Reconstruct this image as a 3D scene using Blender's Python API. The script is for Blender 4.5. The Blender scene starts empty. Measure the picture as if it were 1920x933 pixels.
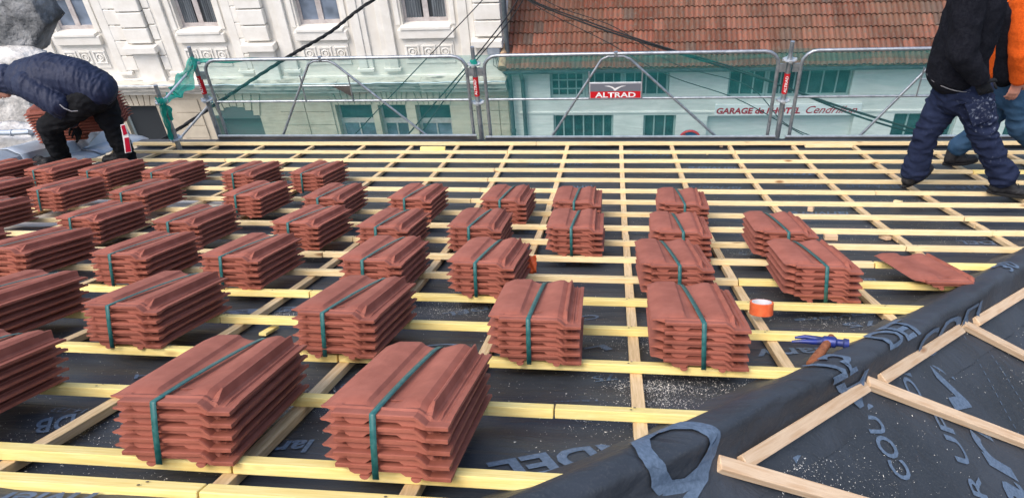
import bpy, bmesh, math, random
import numpy as np
from mathutils import Vector, Matrix, noise
random.seed(7)
R = math.radians
scn = bpy.context.scene
col = scn.collection

# ------------------------------------------------------------------ camera, light, exposure
F_PX, CX, CY = 1442.0, 960.0, 466.5
cr = Vector((.99083, .11621, -.06937)); cu = Vector((-.01763, .61884, .78532)); cw = Vector((-.13421, .77686, -.61520))
cam_d = bpy.data.cameras.new('camera'); cam = bpy.data.objects.new('camera', cam_d); col.objects.link(cam)
cam.matrix_world = Matrix(((cr.x, cu.x, -cw.x, 0), (cr.y, cu.y, -cw.y, 0), (cr.z, cu.z, -cw.z, 0), (0, 0, 0, 1)))
cam_d.sensor_width = 36; cam_d.lens = F_PX / 1920 * 36; cam_d.clip_start = .05; cam_d.clip_end = 2000
scn.camera = cam
world = bpy.data.worlds.new('World'); scn.world = world; world.use_nodes = True
wn = world.node_tree.nodes; wl = world.node_tree.links
sky = wn.new('ShaderNodeTexSky'); sky.sky_type = 'NISHITA'; sky.sun_disc = False
SUN_EL, SUN_AZ = 58, 215
sky.sun_elevation = R(SUN_EL); sky.sun_rotation = R(SUN_AZ); sky.air_density = 1.0; sky.dust_density = 4.0; sky.ozone_density = 1.0
bg = wn['Background']; bg.inputs['Strength'].default_value = .15
wl.new(sky.outputs[0], bg.inputs['Color'])
sd = bpy.data.lights.new('sun', 'SUN'); sd.energy = .95; sd.angle = R(40); sd.color = (1, .965, .91)
sun = bpy.data.objects.new('sun', sd); col.objects.link(sun)
az = R(SUN_AZ)
sdir = Vector((math.sin(az) * math.cos(R(SUN_EL)), math.cos(az) * math.cos(R(SUN_EL)), math.sin(R(SUN_EL))))
sun.rotation_euler = sdir.to_track_quat('Z', 'Y').to_euler()
scn.view_settings.view_transform = 'Standard'; scn.view_settings.look = 'None'
scn.view_settings.exposure = .88; scn.view_settings.gamma = 1
scn.render.engine = 'CYCLES'; scn.cycles.transparent_max_bounces = 12

# ------------------------------------------------------------------ frames of reference
# the roof is a shallow concave curve (steep at the top, flatter towards the eaves); v is the arc length down the slope
EX = Vector((1, 0, 0)); V0, SP = 1.5, .369
def th(v): return R(23.7 + 5.48 - 10.96 * (v - V0) / (16 * SP))
_g = np.arange(0, 9.5, .005); _th = np.radians(29.18 - 10.96 * (_g - V0) / (16 * SP)); _tm = np.radians(29.18 - 10.96 * (_g[:-1] + .0025 - V0) / (16 * SP))
_Y = np.concatenate([[0], np.cumsum(np.cos(_tm) * .005)]); _Z = -np.concatenate([[0], np.cumsum(np.sin(_tm) * .005)])
_Y += 1.0098 - _Y[300]
def eyv(v): return Vector((0, math.cos(th(v)), -math.sin(th(v))))
def ezv(v): return Vector((0, math.sin(th(v)), math.cos(th(v))))
def roof(x, v, off=0.0):
    k = min(max(v / .005, 0), len(_g) - 1.01); i = int(k); t = k - i
    return Vector((x, _Y[i] + t * (_Y[i + 1] - _Y[i]), _Z[i] + t * (_Z[i + 1] - _Z[i]))) + ezv(v) * off
def ray(px, py): return cr * ((px - CX) / F_PX) - cu * ((py - CY) / F_PX) + cw
_d = ray(1212.6, 884); _Z += _d.z * 1.0098 / _d.y - _Z[300]
def on_roof(px, py, off=0.0):
    d = ray(px, py); y = _Y + off * np.sin(_th); z = _Z + off * np.cos(_th); e = z - d.z / d.y * y
    k = np.where(np.diff(np.sign(e)) != 0)[0]; k = int(k[0]) if len(k) else 0
    t = e[k] / (e[k] - e[k + 1]); yy = y[k] + t * (y[k + 1] - y[k]); return float(d.x / d.y * yy), float(_g[k] + t * .005)
def on_y(px, py, Y):
    d = ray(px, py); return d * (Y / d.y)
def on_plane(px, py, p0, n):
    d = ray(px, py); return d * (p0.dot(n) / d.dot(n))

# ------------------------------------------------------------------ helpers
def tag(o, label=None, cat=None, group=None, kind=None):
    if label: o['label'] = label
    if cat: o['category'] = cat
    if group: o['group'] = group
    if kind: o['kind'] = kind
    return o
def empty(name, loc=(0, 0, 0), label=None, cat=None, group=None):
    o = bpy.data.objects.new(name, None); col.objects.link(o); o.location = loc; o.empty_display_size = .1
    return tag(o, label, cat, group)
class MB:
    def __init__(s): s.v = []; s.f = []; s.m = []; s.mi = 0
    def add(s, vs, fs):
        n = len(s.v); s.v += [tuple(v) for v in vs]; s.f += [tuple(i + n for i in f) for f in fs]; s.m += [s.mi] * len(fs)
    def box(s, x0, x1, y0, y1, z0, z1, M=None):
        vs = [Vector((x, y, z)) for x in (x0, x1) for y in (y0, y1) for z in (z0, z1)]
        if M is not None: vs = [M @ v for v in vs]
        s.add(vs, [(0, 1, 3, 2), (4, 6, 7, 5), (0, 4, 5, 1), (2, 3, 7, 6), (0, 2, 6, 4), (1, 5, 7, 3)])
    def tube(s, pts, r, n=10, cap=True):
        pts = [Vector(p) for p in pts]; rr = r if isinstance(r, (list, tuple)) else [r] * len(pts)
        rings = []; ref = None
        for i, p in enumerate(pts):
            a = pts[max(i - 1, 0)]; b = pts[min(i + 1, len(pts) - 1)]; t = (b - a).normalized()
            if ref is None: ref = t.orthogonal().normalized()
            else: ref = (ref - t * ref.dot(t)).normalized()
            q = t.cross(ref); rings.append([p + (ref * math.cos(2 * math.pi * k / n) + q * math.sin(2 * math.pi * k / n)) * rr[i] for k in range(n)])
        vs = [v for g in rings for v in g]; fs = []
        for i in range(len(pts) - 1):
            for k in range(n):
                k2 = (k + 1) % n; fs.append((i * n + k, i * n + k2, (i + 1) * n + k2, (i + 1) * n + k))
        if cap: fs += [tuple(range(n))[::-1], tuple(range((len(pts) - 1) * n, len(pts) * n))]
        s.add(vs, fs)
    def prism(s, poly, d):          # poly: list of Vectors (planar), extruded by vector d
        n = len(poly); d = Vector(d); vs = [Vector(p) for p in poly] + [Vector(p) + d for p in poly]
        s.add(vs, [tuple(range(n)), tuple(range(n, 2 * n))[::-1]] + [(i, i + n, (i + 1) % n + n, (i + 1) % n) for i in range(n)])
    def sheet(s, fn, nu, nv):       # fn(i,j) -> point
        vs = [fn(i, j) for i in range(nu) for j in range(nv)]
        s.add(vs, [(i * nv + j, (i + 1) * nv + j, (i + 1) * nv + j + 1, i * nv + j + 1) for i in range(nu - 1) for j in range(nv - 1)])
    def mesh(s, name, mats, smooth=None, fix=True):
        me = bpy.data.meshes.new(name); me.from_pydata(s.v, [], s.f)
        for m in (mats if isinstance(mats, (list, tuple)) else [mats]): me.materials.append(m)
        for p, k in zip(me.polygons, s.m): p.material_index = k
        bm = bmesh.new(); bm.from_mesh(me)
        if fix: bmesh.ops.recalc_face_normals(bm, faces=bm.faces)
        if smooth is not None:
            for f in bm.faces: f.smooth = True
            for e in bm.edges:
                if len(e.link_faces) == 2 and e.calc_face_angle(0) > R(smooth): e.smooth = False
        bm.to_mesh(me); bm.free(); return me
    def build(s, name, mats, parent=None, smooth=None, fix=True, bevel=0):
        me = s.mesh(name, mats, smooth, fix); o = bpy.data.objects.new(name, me); col.objects.link(o)
        if parent: o.parent = parent
        if bevel:
            b = o.modifiers.new('bevel', 'BEVEL'); b.width = bevel; b.segments = 2; b.limit_method = 'ANGLE'; b.angle_limit = R(40)
        return o
def at(o, parent):
    "parent a world-space mesh object to an Empty with a location"
    o.parent = parent; o.matrix_parent_inverse = Matrix.Translation(parent.location).inverted(); return o

# ------------------------------------------------------------------ materials
def mat(name, c, rough=.8, c2=None, scale=8, detail=6, bump=0, bscale=40, spec=.3, metal=0, stretch=(1, 1, 1), contrast=(.35, .65), coords='Object', objvar=0, bdist=.01):
    m = bpy.data.materials.new(name); m.use_nodes = True; nt = m.node_tree; N = nt.nodes; L = nt.links; P = N['Principled BSDF']
    P.inputs['Roughness'].default_value = rough; P.inputs['Specular IOR Level'].default_value = spec; P.inputs['Metallic'].default_value = metal
    P.inputs['Base Color'].default_value = (*c, 1)
    tc = N.new('ShaderNodeTexCoord'); mp = N.new('ShaderNodeMapping'); mp.inputs['Scale'].default_value = stretch; L.new(tc.outputs[coords], mp.inputs[0])
    out = None
    if c2:
        nz = N.new('ShaderNodeTexNoise'); nz.inputs['Scale'].default_value = scale; nz.inputs['Detail'].default_value = detail; nz.inputs['Roughness'].default_value = .6
        L.new(mp.outputs[0], nz.inputs['Vector'])
        rp = N.new('ShaderNodeMapRange'); rp.inputs[1].default_value = contrast[0]; rp.inputs[2].default_value = contrast[1]; L.new(nz.outputs['Fac'], rp.inputs[0])
        mx = N.new('ShaderNodeMix'); mx.data_type = 'RGBA'; mx.inputs[6].default_value = (*c, 1); mx.inputs[7].default_value = (*c2, 1)
        L.new(rp.outputs[0], mx.inputs[0]); out = mx.outputs[2]
    if objvar:
        oi = N.new('ShaderNodeObjectInfo'); hs = N.new('ShaderNodeHueSaturation')
        r2 = N.new('ShaderNodeMapRange'); r2.inputs[3].default_value = 1 - objvar; r2.inputs[4].default_value = 1 + objvar; L.new(oi.outputs['Random'], r2.inputs[0]); L.new(r2.outputs[0], hs.inputs['Value'])
        if out: L.new(out, hs.inputs['Color'])
        else: hs.inputs['Color'].default_value = (*c, 1)
        out = hs.outputs[0]
    if out: L.new(out, P.inputs['Base Color'])
    if bump:
        nb = N.new('ShaderNodeTexNoise'); nb.inputs['Scale'].default_value = bscale; nb.inputs['Detail'].default_value = 5; L.new(mp.outputs[0], nb.inputs['Vector'])
        bp = N.new('ShaderNodeBump'); bp.inputs['Strength'].default_value = bump; bp.inputs['Distance'].default_value = bdist
        L.new(nb.outputs['Fac'], bp.inputs['Height']); L.new(bp.outputs[0], P.inputs['Normal'])
    return m

def wood(name, c, c2, knot=(.25, .1, .03)):
    m = mat(name, c, .65, c2, 9, 8, .25, 60, .3, stretch=(.8, 14, 14), objvar=.10, bdist=.004)
    nt = m.node_tree; N = nt.nodes; L = nt.links; P = N['Principled BSDF']
    src = P.inputs['Base Color'].links[0].from_socket
    tc = N.new('ShaderNodeTexCoord'); mp = N.new('ShaderNodeMapping'); mp.inputs['Scale'].default_value = (3.2, 9, 9); L.new(tc.outputs['Object'], mp.inputs[0])
    oi = N.new('ShaderNodeObjectInfo'); va = N.new('ShaderNodeVectorMath'); va.operation = 'SCALE'; va.inputs[0].default_value = (31, 17, 9); L.new(oi.outputs['Random'], va.inputs['Scale'])
    ad = N.new('ShaderNodeVectorMath'); L.new(mp.outputs[0], ad.inputs[0]); L.new(va.outputs[0], ad.inputs[1])
    vo = N.new('ShaderNodeTexVoronoi'); vo.inputs['Scale'].default_value = 1.0; L.new(ad.outputs[0], vo.inputs['Vector'])
    rp = N.new('ShaderNodeMapRange'); rp.inputs[1].default_value = .05; rp.inputs[2].default_value = .13; rp.inputs[3].default_value = .85; rp.inputs[4].default_value = 0; L.new(vo.outputs['Distance'], rp.inputs[0])
    mx = N.new('ShaderNodeMix'); mx.data_type = 'RGBA'; mx.inputs[7].default_value = (*knot, 1); L.new(src, mx.inputs[6]); L.new(rp.outputs[0], mx.inputs[0]); L.new(mx.outputs[2], P.inputs['Base Color'])
    return m

M = {}
M['tile'] = mat('terracotta', (.265, .080, .052), .7, (.375, .125, .085), 9, 10, .4, 45, .35, objvar=.09, bdist=.004)
M['strap'] = mat('strap', (.012, .088, .086), .35, (.035, .14, .135), 60, 2, 0, 1, .5)
M['yellow'] = wood('treated_wood', (.90, .76, .33), (.82, .62, .20))
M['pine'] = wood('pine', (.85, .69, .41), (.72, .54, .27))
M['pine_pale'] = wood('pale_pine', (.70, .53, .36), (.56, .37, .22))
M['rafter'] = wood('rafter_pine', (.76, .57, .34), (.58, .40, .20))
M['print'] = mat('membrane_print', (.125, .175, .25), .6, (.085, .125, .18), 90, 2, .1, 200, .3)
M['galv'] = mat('galvanised_steel', (.42, .45, .48), .42, (.25, .28, .31), 22, 6, .15, 60, .5, .75)
M['galv_light'] = mat('galvanised_sheet', (.62, .65, .68), .4, (.45, .48, .5), 12, 5, 0, 1, .5, .6)
M['board'] = mat('toe_board', (.085, .08, .08), .35, (.17, .16, .15), 3, 5, .1, 30, .5, .5)
M['red'] = mat('red_label', (.55, .012, .02), .4); M['white'] = mat('white_paint', (.8, .8, .8), .5)
M['grey_plate'] = mat('grey_plate', (.16, .17, .2), .4)
M['cream'] = mat('cream_render', (.78, .755, .70), .85, (.68, .645, .58), 1.6, 9, .25, 30, .2, bdist=.01)
M['cream2'] = mat('cream_moulding', (.81, .79, .74), .8, (.71, .68, .62), 3, 8, .3, 25, .2, bdist=.01)
M['stone_lo'] = mat('ground_floor_render', (.60, .53, .42), .85, (.47, .41, .32), 2.5, 8, .3, 30, .2)
M['cornice'] = mat('weathered_cornice', (.56, .53, .47), .85, (.10, .10, .095), 5, 10, .3, 25, .2, stretch=(.6, 1, 3), contrast=(.48, .72))
M['frame'] = mat('window_frame', (.50, .47, .46), .6, (.38, .34, .33), 9, 4)
M['glassm'] = mat('window_glass', (.07, .09, .12), .08, (.20, .25, .33), 1.1, 3, 0, 1, .9, contrast=(.4, .6))
M['dark'] = mat('dark_inside', (.03, .035, .04), .6)
M['curtain'] = mat('curtain', (.16, .18, .20), .9, (.07, .08, .09), 2, 3, 0, 1, .2, stretch=(3, 3, .3))
M['gwall'] = mat('garage_render', (.80, .80, .78), .85, (.68, .68, .66), 1.3, 9, .2, 30, .2)
M['gframe'] = mat('garage_window_frame', (.34, .40, .40), .6)
M['gdark'] = mat('garage_glass', (.015, .045, .05), .2, (.05, .09, .1), 3, 3, 0, 1, .7)
M['sign'] = mat('sign_board', (.80, .82, .84), .5); M['signred'] = mat('sign_letters', (.42, .004, .03), .5)
M['zinc'] = mat('zinc', (.30, .36, .43), .45, (.45, .50, .56), 5, 8, .2, 20, .5, .4)
M['zincdark'] = mat('dark_gutter', (.05, .065, .08), .45, (.1, .12, .13), 6, 4, 0, 1, .4)
M['plaster'] = mat('old_plaster', (.60, .59, .57), .9, (.30, .28, .26), 4, 12, .9, 10, .2, contrast=(.45, .78), bdist=.05)
M['greystone'] = mat('grey_stone', (.10, .105, .11), .95, (.38, .385, .39), 1.6, 12, 1, 9, .2, contrast=(.42, .62), bdist=.08)
M['brick'] = mat('brick', (.34, .10, .06), .9, (.5, .42, .36), 9, 2)
M['cable'] = mat('cable', (.012, .014, .016), .6)
M['vergetile'] = mat('verge_tile', (.50, .36, .22), .8, (.22, .13, .09), 9, 8, .4, 30)
M['roadm'] = mat('asphalt', (.05, .05, .052), .9, (.07, .07, .07), 30, 5, .3, 80); M['pavem'] = mat('paving', (.25, .24, .23), .9, (.18, .18, .17), 6, 5)
M['groundm'] = mat('earth', (.14, .13, .11), .95, (.09, .09, .08), .3, 6)
M['orange_tape'] = mat('orange_tape', (.80, .17, .06), .4, (.70, .12, .04), 40, 2); M['tapecore'] = mat('tape_core', (.62, .62, .64), .7)
M['hblue'] = mat('blue_steel', (.012, .03, .22), .35, (.04, .05, .12), 30, 4, 0, 1, .5, .2); M['hwood'] = mat('hammer_handle', (.30, .11, .045), .5, (.18, .06, .025), 12, 6, stretch=(6, 6, .6))
M['hsteel'] = mat('worn_steel', (.22, .24, .28), .4, (.1, .1, .12), 40, 4, 0, 1, .5, .7)
M['dust'] = mat('sawdust', (.80, .78, .72), .9)
M['hull'] = mat('house_wall', (.55, .52, .46), .9, (.45, .42, .37), 2, 6)

# roof membrane: near black woven underlay, bluish patchy tone and roughness, fine woven speckle
def membrane():
    m = bpy.data.materials.new('membrane'); m.use_nodes = True; nt = m.node_tree; N = nt.nodes; L = nt.links; P = N['Principled BSDF']
    tc = N.new('ShaderNodeTexCoord')
    n1 = N.new('ShaderNodeTexNoise'); n1.inputs['Scale'].default_value = 2.2; n1.inputs['Detail'].default_value = 8
    n2 = N.new('ShaderNodeTexNoise'); n2.inputs['Scale'].default_value = 160; n2.inputs['Detail'].default_value = 2
    L.new(tc.outputs['Object'], n1.inputs['Vector']); L.new(tc.outputs['Object'], n2.inputs['Vector'])
    mx = N.new('ShaderNodeMix'); mx.data_type = 'RGBA'; mx.inputs[6].default_value = (.023, .028, .036, 1); mx.inputs[7].default_value = (.048, .057, .072, 1)
    rp = N.new('ShaderNodeMapRange'); rp.inputs[1].default_value = .35; rp.inputs[2].default_value = .65; L.new(n1.outputs['Fac'], rp.inputs[0]); L.new(rp.outputs[0], mx.inputs[0])
    m2 = N.new('ShaderNodeMix'); m2.data_type = 'RGBA'; m2.inputs[7].default_value = (.05, .055, .062, 1)
    r2 = N.new('ShaderNodeMapRange'); r2.inputs[1].default_value = .56; r2.inputs[2].default_value = .66; r2.inputs[4].default_value = .8; L.new(n2.outputs['Fac'], r2.inputs[0]); L.new(r2.outputs[0], m2.inputs[0])
    L.new(mx.outputs[2], m2.inputs[6]); L.new(m2.outputs[2], P.inputs['Base Color'])
    rr = N.new('ShaderNodeMapRange'); rr.inputs[3].default_value = .36; rr.inputs[4].default_value = .66; L.new(n1.outputs['Fac'], rr.inputs[0]); L.new(rr.outputs[0], P.inputs['Roughness'])
    P.inputs['Specular IOR Level'].default_value = .45
    mp = N.new('ShaderNodeMapping'); mp.inputs['Scale'].default_value = (2.5, 9, 9); L.new(tc.outputs['Object'], mp.inputs[0])
    n3 = N.new('ShaderNodeTexNoise'); n3.inputs['Scale'].default_value = 1.6; n3.inputs['Detail'].default_value = 7; n3.inputs['Distortion'].default_value = 1.0; L.new(mp.outputs[0], n3.inputs['Vector'])
    b1 = N.new('ShaderNodeBump'); b1.inputs['Strength'].default_value = .5; b1.inputs['Distance'].default_value = .018; L.new(n3.outputs['Fac'], b1.inputs['Height'])
    b2 = N.new('ShaderNodeBump'); b2.inputs['Strength'].default_value = .3; b2.inputs['Distance'].default_value = .002; L.new(n2.outputs['Fac'], b2.inputs['Height']); L.new(b1.outputs[0], b2.inputs['Normal']); L.new(b2.outputs[0], P.inputs['Normal'])
    return m
M['membrane'] = membrane()

def net_mat(name, dens, c):
    m = bpy.data.materials.new(name); m.use_nodes = True; nt = m.node_tree; N = nt.nodes; L = nt.links; P = N['Principled BSDF']
    P.inputs['Base Color'].default_value = (*c, 1); P.inputs['Roughness'].default_value = .6
    tr = N.new('ShaderNodeBsdfTransparent'); tr.inputs[0].default_value = (.82, .94, .92, 1); tl = N.new('ShaderNodeBsdfTranslucent'); tl.inputs[0].default_value = (*c, 1)
    m1 = N.new('ShaderNodeMixShader'); m1.inputs[0].default_value = .45; L.new(P.outputs[0], m1.inputs[1]); L.new(tl.outputs[0], m1.inputs[2])
    tc = N.new('ShaderNodeTexCoord'); mp = N.new('ShaderNodeMapping'); mp.inputs['Scale'].default_value = (.7, 1, 5); mp.inputs['Rotation'].default_value = (0, R(7), 0); L.new(tc.outputs['Object'], mp.inputs[0])
    nz = N.new('ShaderNodeTexNoise'); nz.inputs['Scale'].default_value = 3.5; nz.inputs['Detail'].default_value = 7; nz.inputs['Distortion'].default_value = 1.5; L.new(mp.outputs[0], nz.inputs['Vector'])
    rp = N.new('ShaderNodeMapRange'); rp.inputs[1].default_value = .3; rp.inputs[2].default_value = .75; rp.inputs[3].default_value = dens - .07; rp.inputs[4].default_value = dens + .12; L.new(nz.outputs['Fac'], rp.inputs[0])
    mm = N.new('ShaderNodeMixShader'); L.new(rp.outputs[0], mm.inputs[0]); L.new(tr.outputs[0], mm.inputs[1]); L.new(m1.outputs[0], mm.inputs[2]); L.new(mm.outputs[0], N['Material Output'].inputs[0])
    return m
M['net'] = net_mat('green_net', .25, (.035, .36, .33)); M['net_dense'] = net_mat('bunched_green_net', .80, (.02, .47, .38))

# ------------------------------------------------------------------ lettering
def text_mesh(name, s, font_shear=0, bold=0, spacing=1.0):
    cu_ = bpy.data.curves.new(name, 'FONT'); cu_.body = s; cu_.shear = font_shear; cu_.offset = bold; cu_.space_character = spacing; cu_.size = 1; cu_.resolution_u = 3
    o = bpy.data.objects.new(name, cu_); col.objects.link(o); bpy.context.view_layer.update()
    me = bpy.data.meshes.new_from_object(o.evaluated_get(bpy.context.evaluated_depsgraph_get())); bpy.data.objects.remove(o); bpy.data.curves.remove(cu_)
    return me
def lettering(s, p0, p1, height, up_n, m, parent, shear=0, bold=0, fn=None, name='lettering', spacing=1.0, fit=True):
    "baseline runs p0 -> p1 on a surface with normal up_n; text is scaled to fill the baseline"
    me = text_mesh(name, s, shear, bold, spacing)
    vs = [v.co.copy() for v in me.vertices]; w = max(v.x for v in vs) - min(v.x for v in vs); x0 = min(v.x for v in vs); hh = max(v.y for v in vs)
    d = (p1 - p0); L_ = d.length; d.normalize(); up = up_n.cross(d).normalized()
    for v, c in zip(me.vertices, vs):
        q = p0 + d * ((c.x - x0) / w * L_) + up * (c.y / hh * height)
        if fn: q = fn(q)
        v.co = q
    me.materials.clear(); me.materials.append(m)
    o = bpy.data.objects.new(name, me); col.objects.link(o)
    if parent is not None: at(o, parent) if parent.type == 'EMPTY' else setattr(o, 'parent', parent)
    return o

# ================================================================== SETTING
GZ = -12.2
b = MB(); b.add([(-400, -400, GZ), (400, -400, GZ), (400, 400, GZ), (-400, 400, GZ)], [(0, 1, 2, 3)]); tag(b.build('ground', M['groundm']), kind='structure')
b = MB(); b.box(-60, 60, 8.6, 15.2, GZ + .002, GZ + .006); tag(b.build('road', M['roadm']), kind='structure')
b = MB(); b.box(-60, 60, 15.2, 17.0, GZ + .003, GZ + .14); b.box(-60, 60, 7.2, 8.6, GZ + .003, GZ + .14); tag(b.build('pavement', M['pavem'], bevel=.02), kind='structure')

# our own building under the roof
# ---- main roof membrane
MEMB = -.054
def hm(x, v):
    s = .006 * noise.noise(Vector((x * 1.3, v * 4.5, 0))) + .004 * noise.noise(Vector((x * 4, v * 9, 3)))
    return MEMB + s - .008 + .005 * math.sin(v * 23 + 1.5 * noise.noise(Vector((x * .8, v, 5)))) * noise.noise(Vector((x * .9, v * 1.3, 11)))
_hp = [(-.90, .60), (-.30, 1.20), (-.09, 1.379), (-.06, 1.493), (.278, 1.875), (.576, 2.255), (.904, 2.652), (1.191, 3.012), (1.772, 3.739), (4.90, 7.60), (6.0, 8.9)]
_hc = np.polyfit([b_ for a_, b_ in _hp], [a_ for a_, b_ in _hp], 3)
def hipX(v): return float(np.polyval(_hc, v))           # where the battens stop
def hipV(x): return min((abs(hipX(q) - x), q) for q in [k * .01 for k in range(60, 880)])[1]
NX, NV = 150, 320
b = MB()
def mf(i, j):
    v = .62 + (7.62 - .62) * j / (NV - 1); x = -4.98 + (hipX(v) + .10 + 4.98) * i / (NX - 1)
    return roof(x, v, hm(x, v))
b.sheet(mf, NX, NV); tag(b.build('roof_membrane', M['membrane'], smooth=180), kind='structure')
membrane_o = bpy.data.objects['roof_membrane']
def stick(q, lift=.003):
    "map a drawing in (x, v) onto the main membrane"
    return roof(q.x, q.y, hm(q.x, q.y) + lift)
# strip of membrane lapped over the last batten at the top edge, with a soft buckled lower edge
def LAPV(x): return 1.290 + .008 * (x + 1)
def lapf(i, j):
    x = -5.2 + (4.98) * i / 79; w_ = .012 * noise.noise(Vector((x * 3, 0, 5))) + .008 * noise.noise(Vector((x * 8, 0, 5)))
    t = j / 11; v = LAPV(x) + w_ - t * .62
    o = -.016 + .010 * noise.noise(Vector((x * 2, v * 3, 1))) * min(1, t * 5) + t * .05
    return roof(x, v, o)
b = MB(); b.sheet(lapf, 80, 12)
lap = b.build('membrane_lap', M['membrane'], smooth=180)
tag(lap, 'dark membrane strip folded over the nearest batten along the bottom edge of the photo', 'roof membrane')

# ---- end face beyond the hip
_hv = np.arange(.62, 7.46, .01); _H = [roof(hipX(v) + .055, v, -.02) for v in _hv]
_ht = [0.0]
for q0, q1 in zip(_H, _H[1:]): _ht.append(_ht[-1] + (q1 - q0).length)
_t0 = _ht[int(round((1.43 - .62) / .01))]; _ht = [q - _t0 for q in _ht]
def Hc(t):
    i = min(max(int(np.searchsorted(_ht, t)) - 1, 0), len(_ht) - 2); u_ = (t - _ht[i]) / (_ht[i + 1] - _ht[i]); return _H[i] + (_H[i + 1] - _H[i]) * u_
hA = Hc(0); hd = (Hc(1.9) - Hc(-.2)).normalized()
d_end = Vector((.83, .12, -.54)).normalized()
nE = hd.cross(d_end).normalized()
if nE.z < 0: nE = -nE
eperp = nE.cross(hd).normalized()
if eperp.x < 0: eperp = -eperp
def ends(t, s, off=0): return Hc(t) + eperp * s + nE * off
def endp(px, py, off=0.0):
    p0 = hA
    for _ in range(6):
        q = on_plane(px, py, p0 + nE * off, nE); t = (q - hA).dot(hd); b_ = Hc(t); p0 = b_ - hd * ((b_ - hA).dot(hd) - t)
    return q
def ehm(t, s): return -.02 + .007 * noise.noise(Vector((t * 1.7, s * 3, 8))) + .004 * noise.noise(Vector((t * 6, s * 5, 8)))
b = MB(); b.sheet(lambda i, j: ends(-2.9 + 10.4 * i / 119, -.02 + 5.5 * j / 59, ehm(-2.9 + 10.4 * i / 119, -.02 + 5.5 * j / 59)), 120, 60)
endm = b.build('end_roof_membrane', M['membrane'], smooth=180); tag(endm, kind='structure')
def under(x, y):
    zm = float(np.interp(y, _Y, _Z)); ze = hA.z - (nE.x * (x - hA.x) + nE.y * (y - hA.y)) / nE.z
    return min(zm, ze) - .16
b = MB(); fp = [(-4.95, -2.2), (-.6, -2.2), (1.2, -2.0), (2.6, .6), (4.3, 5.4), (4.8, 6.4), (-4.95, 6.4), (-4.95, 2)]; n_ = len(fp)
vs = [(x, y, GZ + .01) for x, y in fp] + [(x, y, max(under(x, y), -6) if y > .3 or x > 0 else -1.7) for x, y in fp] + [(.1, 1.2, under(.1, 1.2) - .1)]
b.add(vs, [tuple(range(n_))] + [(i, (i + 1) % n_, (i + 1) % n_ + n_, i + n_) for i in range(n_)] + [(i + n_, (i + 1) % n_ + n_, 2 * n_) for i in range(n_)])
tag(b.build('house', M['hull']), 'building under construction whose membrane covered roof fills the foreground', 'building')
# ---- hip upstand: board wrapped in membrane
hup0 = nE
prof = [(-.150, -.072), (-.115, -.050), (-.085, -.024), (-.066, .006), (-.050, .030), (-.020, .048), (.012, .056), (.032, .054), (.045, .040), (.052, .015), (.058, -.02), (.07, -.05), (.11, -.075), (.17, -.11)]
def hipf(i, j):
    t = -1.0 + 8.0 * i / 219; s, n = prof[j]; W = Vector((t * 2.1, j * .35, 0)); wk = noise.noise(W) * .016 + noise.noise(Vector((t * 8, j * .7, 4))) * .010 + abs(noise.noise(Vector((t * 4.3 + j * .45, j * .3, 9)))) * .024 - .004
    tg = (Hc(t + .05) - Hc(t - .05)).normalized(); sd_ = Vector((tg.y, -tg.x, 0)).normalized(); up_ = sd_.cross(tg).normalized()
    if up_.z < 0: up_ = -up_
    K = .86 + .14 * min(1, max(0, t / 2.5))
    return Hc(t) + sd_ * (s + wk * .7) * K + up_ * (n + wk * (1 if 1 < j < 12 else .35)) * K
b = MB(); b.sheet(hipf, 220, len(prof))
hipo = b.build('hip_membrane_fold', M['membrane'], smooth=180)
sub = hipo.modifiers.new('s', 'SUBSURF'); sub.levels = 1; sub.render_levels = 1
tag(hipo, 'dark printed membrane folded up in a long crumpled ridge across the lower right', 'roof membrane')

# ================================================================== BATTENS
rows = [V0 + (16 - i) * SP for i in range(17)] + [1.290]
for i_, d_ in ((13, .010), (14, .026), (15, .030), (16, .069)): rows[i_] -= d_
joints = {0: [(1005, 268), (1880, 268)], 1: [(950, 285), (1379, 284)], 2: [(420, 299)], 3: [(926, 317), (1820, 317)], 4: [(915, 334)], 5: [(902, 351), (1640, 357)], 6: [(884, 372)],
          7: [(1827, 416)], 8: [(1876, 441), (827, 446)], 9: [(1713, 470), (619, 472)], 10: [(1640, 492), (560, 500)], 11: [(1389, 531)], 12: [(560, 560)], 13: [(380, 610)], 14: [(618, 677)], 15: [(213, 750), (1040, 760)], 16: [(420, 878)], 17: [(384, 910)]}
ordn = ['first', 'second', 'third', 'fourth', 'fifth', 'sixth', 'seventh', 'eighth', 'ninth', 'tenth', 'eleventh', 'twelfth', 'thirteenth', 'fourteenth', 'fifteenth', 'sixteenth', 'seventeenth', 'eighteenth']
nail_m = mat('nail_head', (.12, .10, .08), .5)
NAILX = [-4.52, -4.03, -3.54, -3.03, -2.48, -1.98, -1.45, -.95, -.45, .05, .52, 1.03, 1.54, 2.08, 2.62, 3.2]
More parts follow.
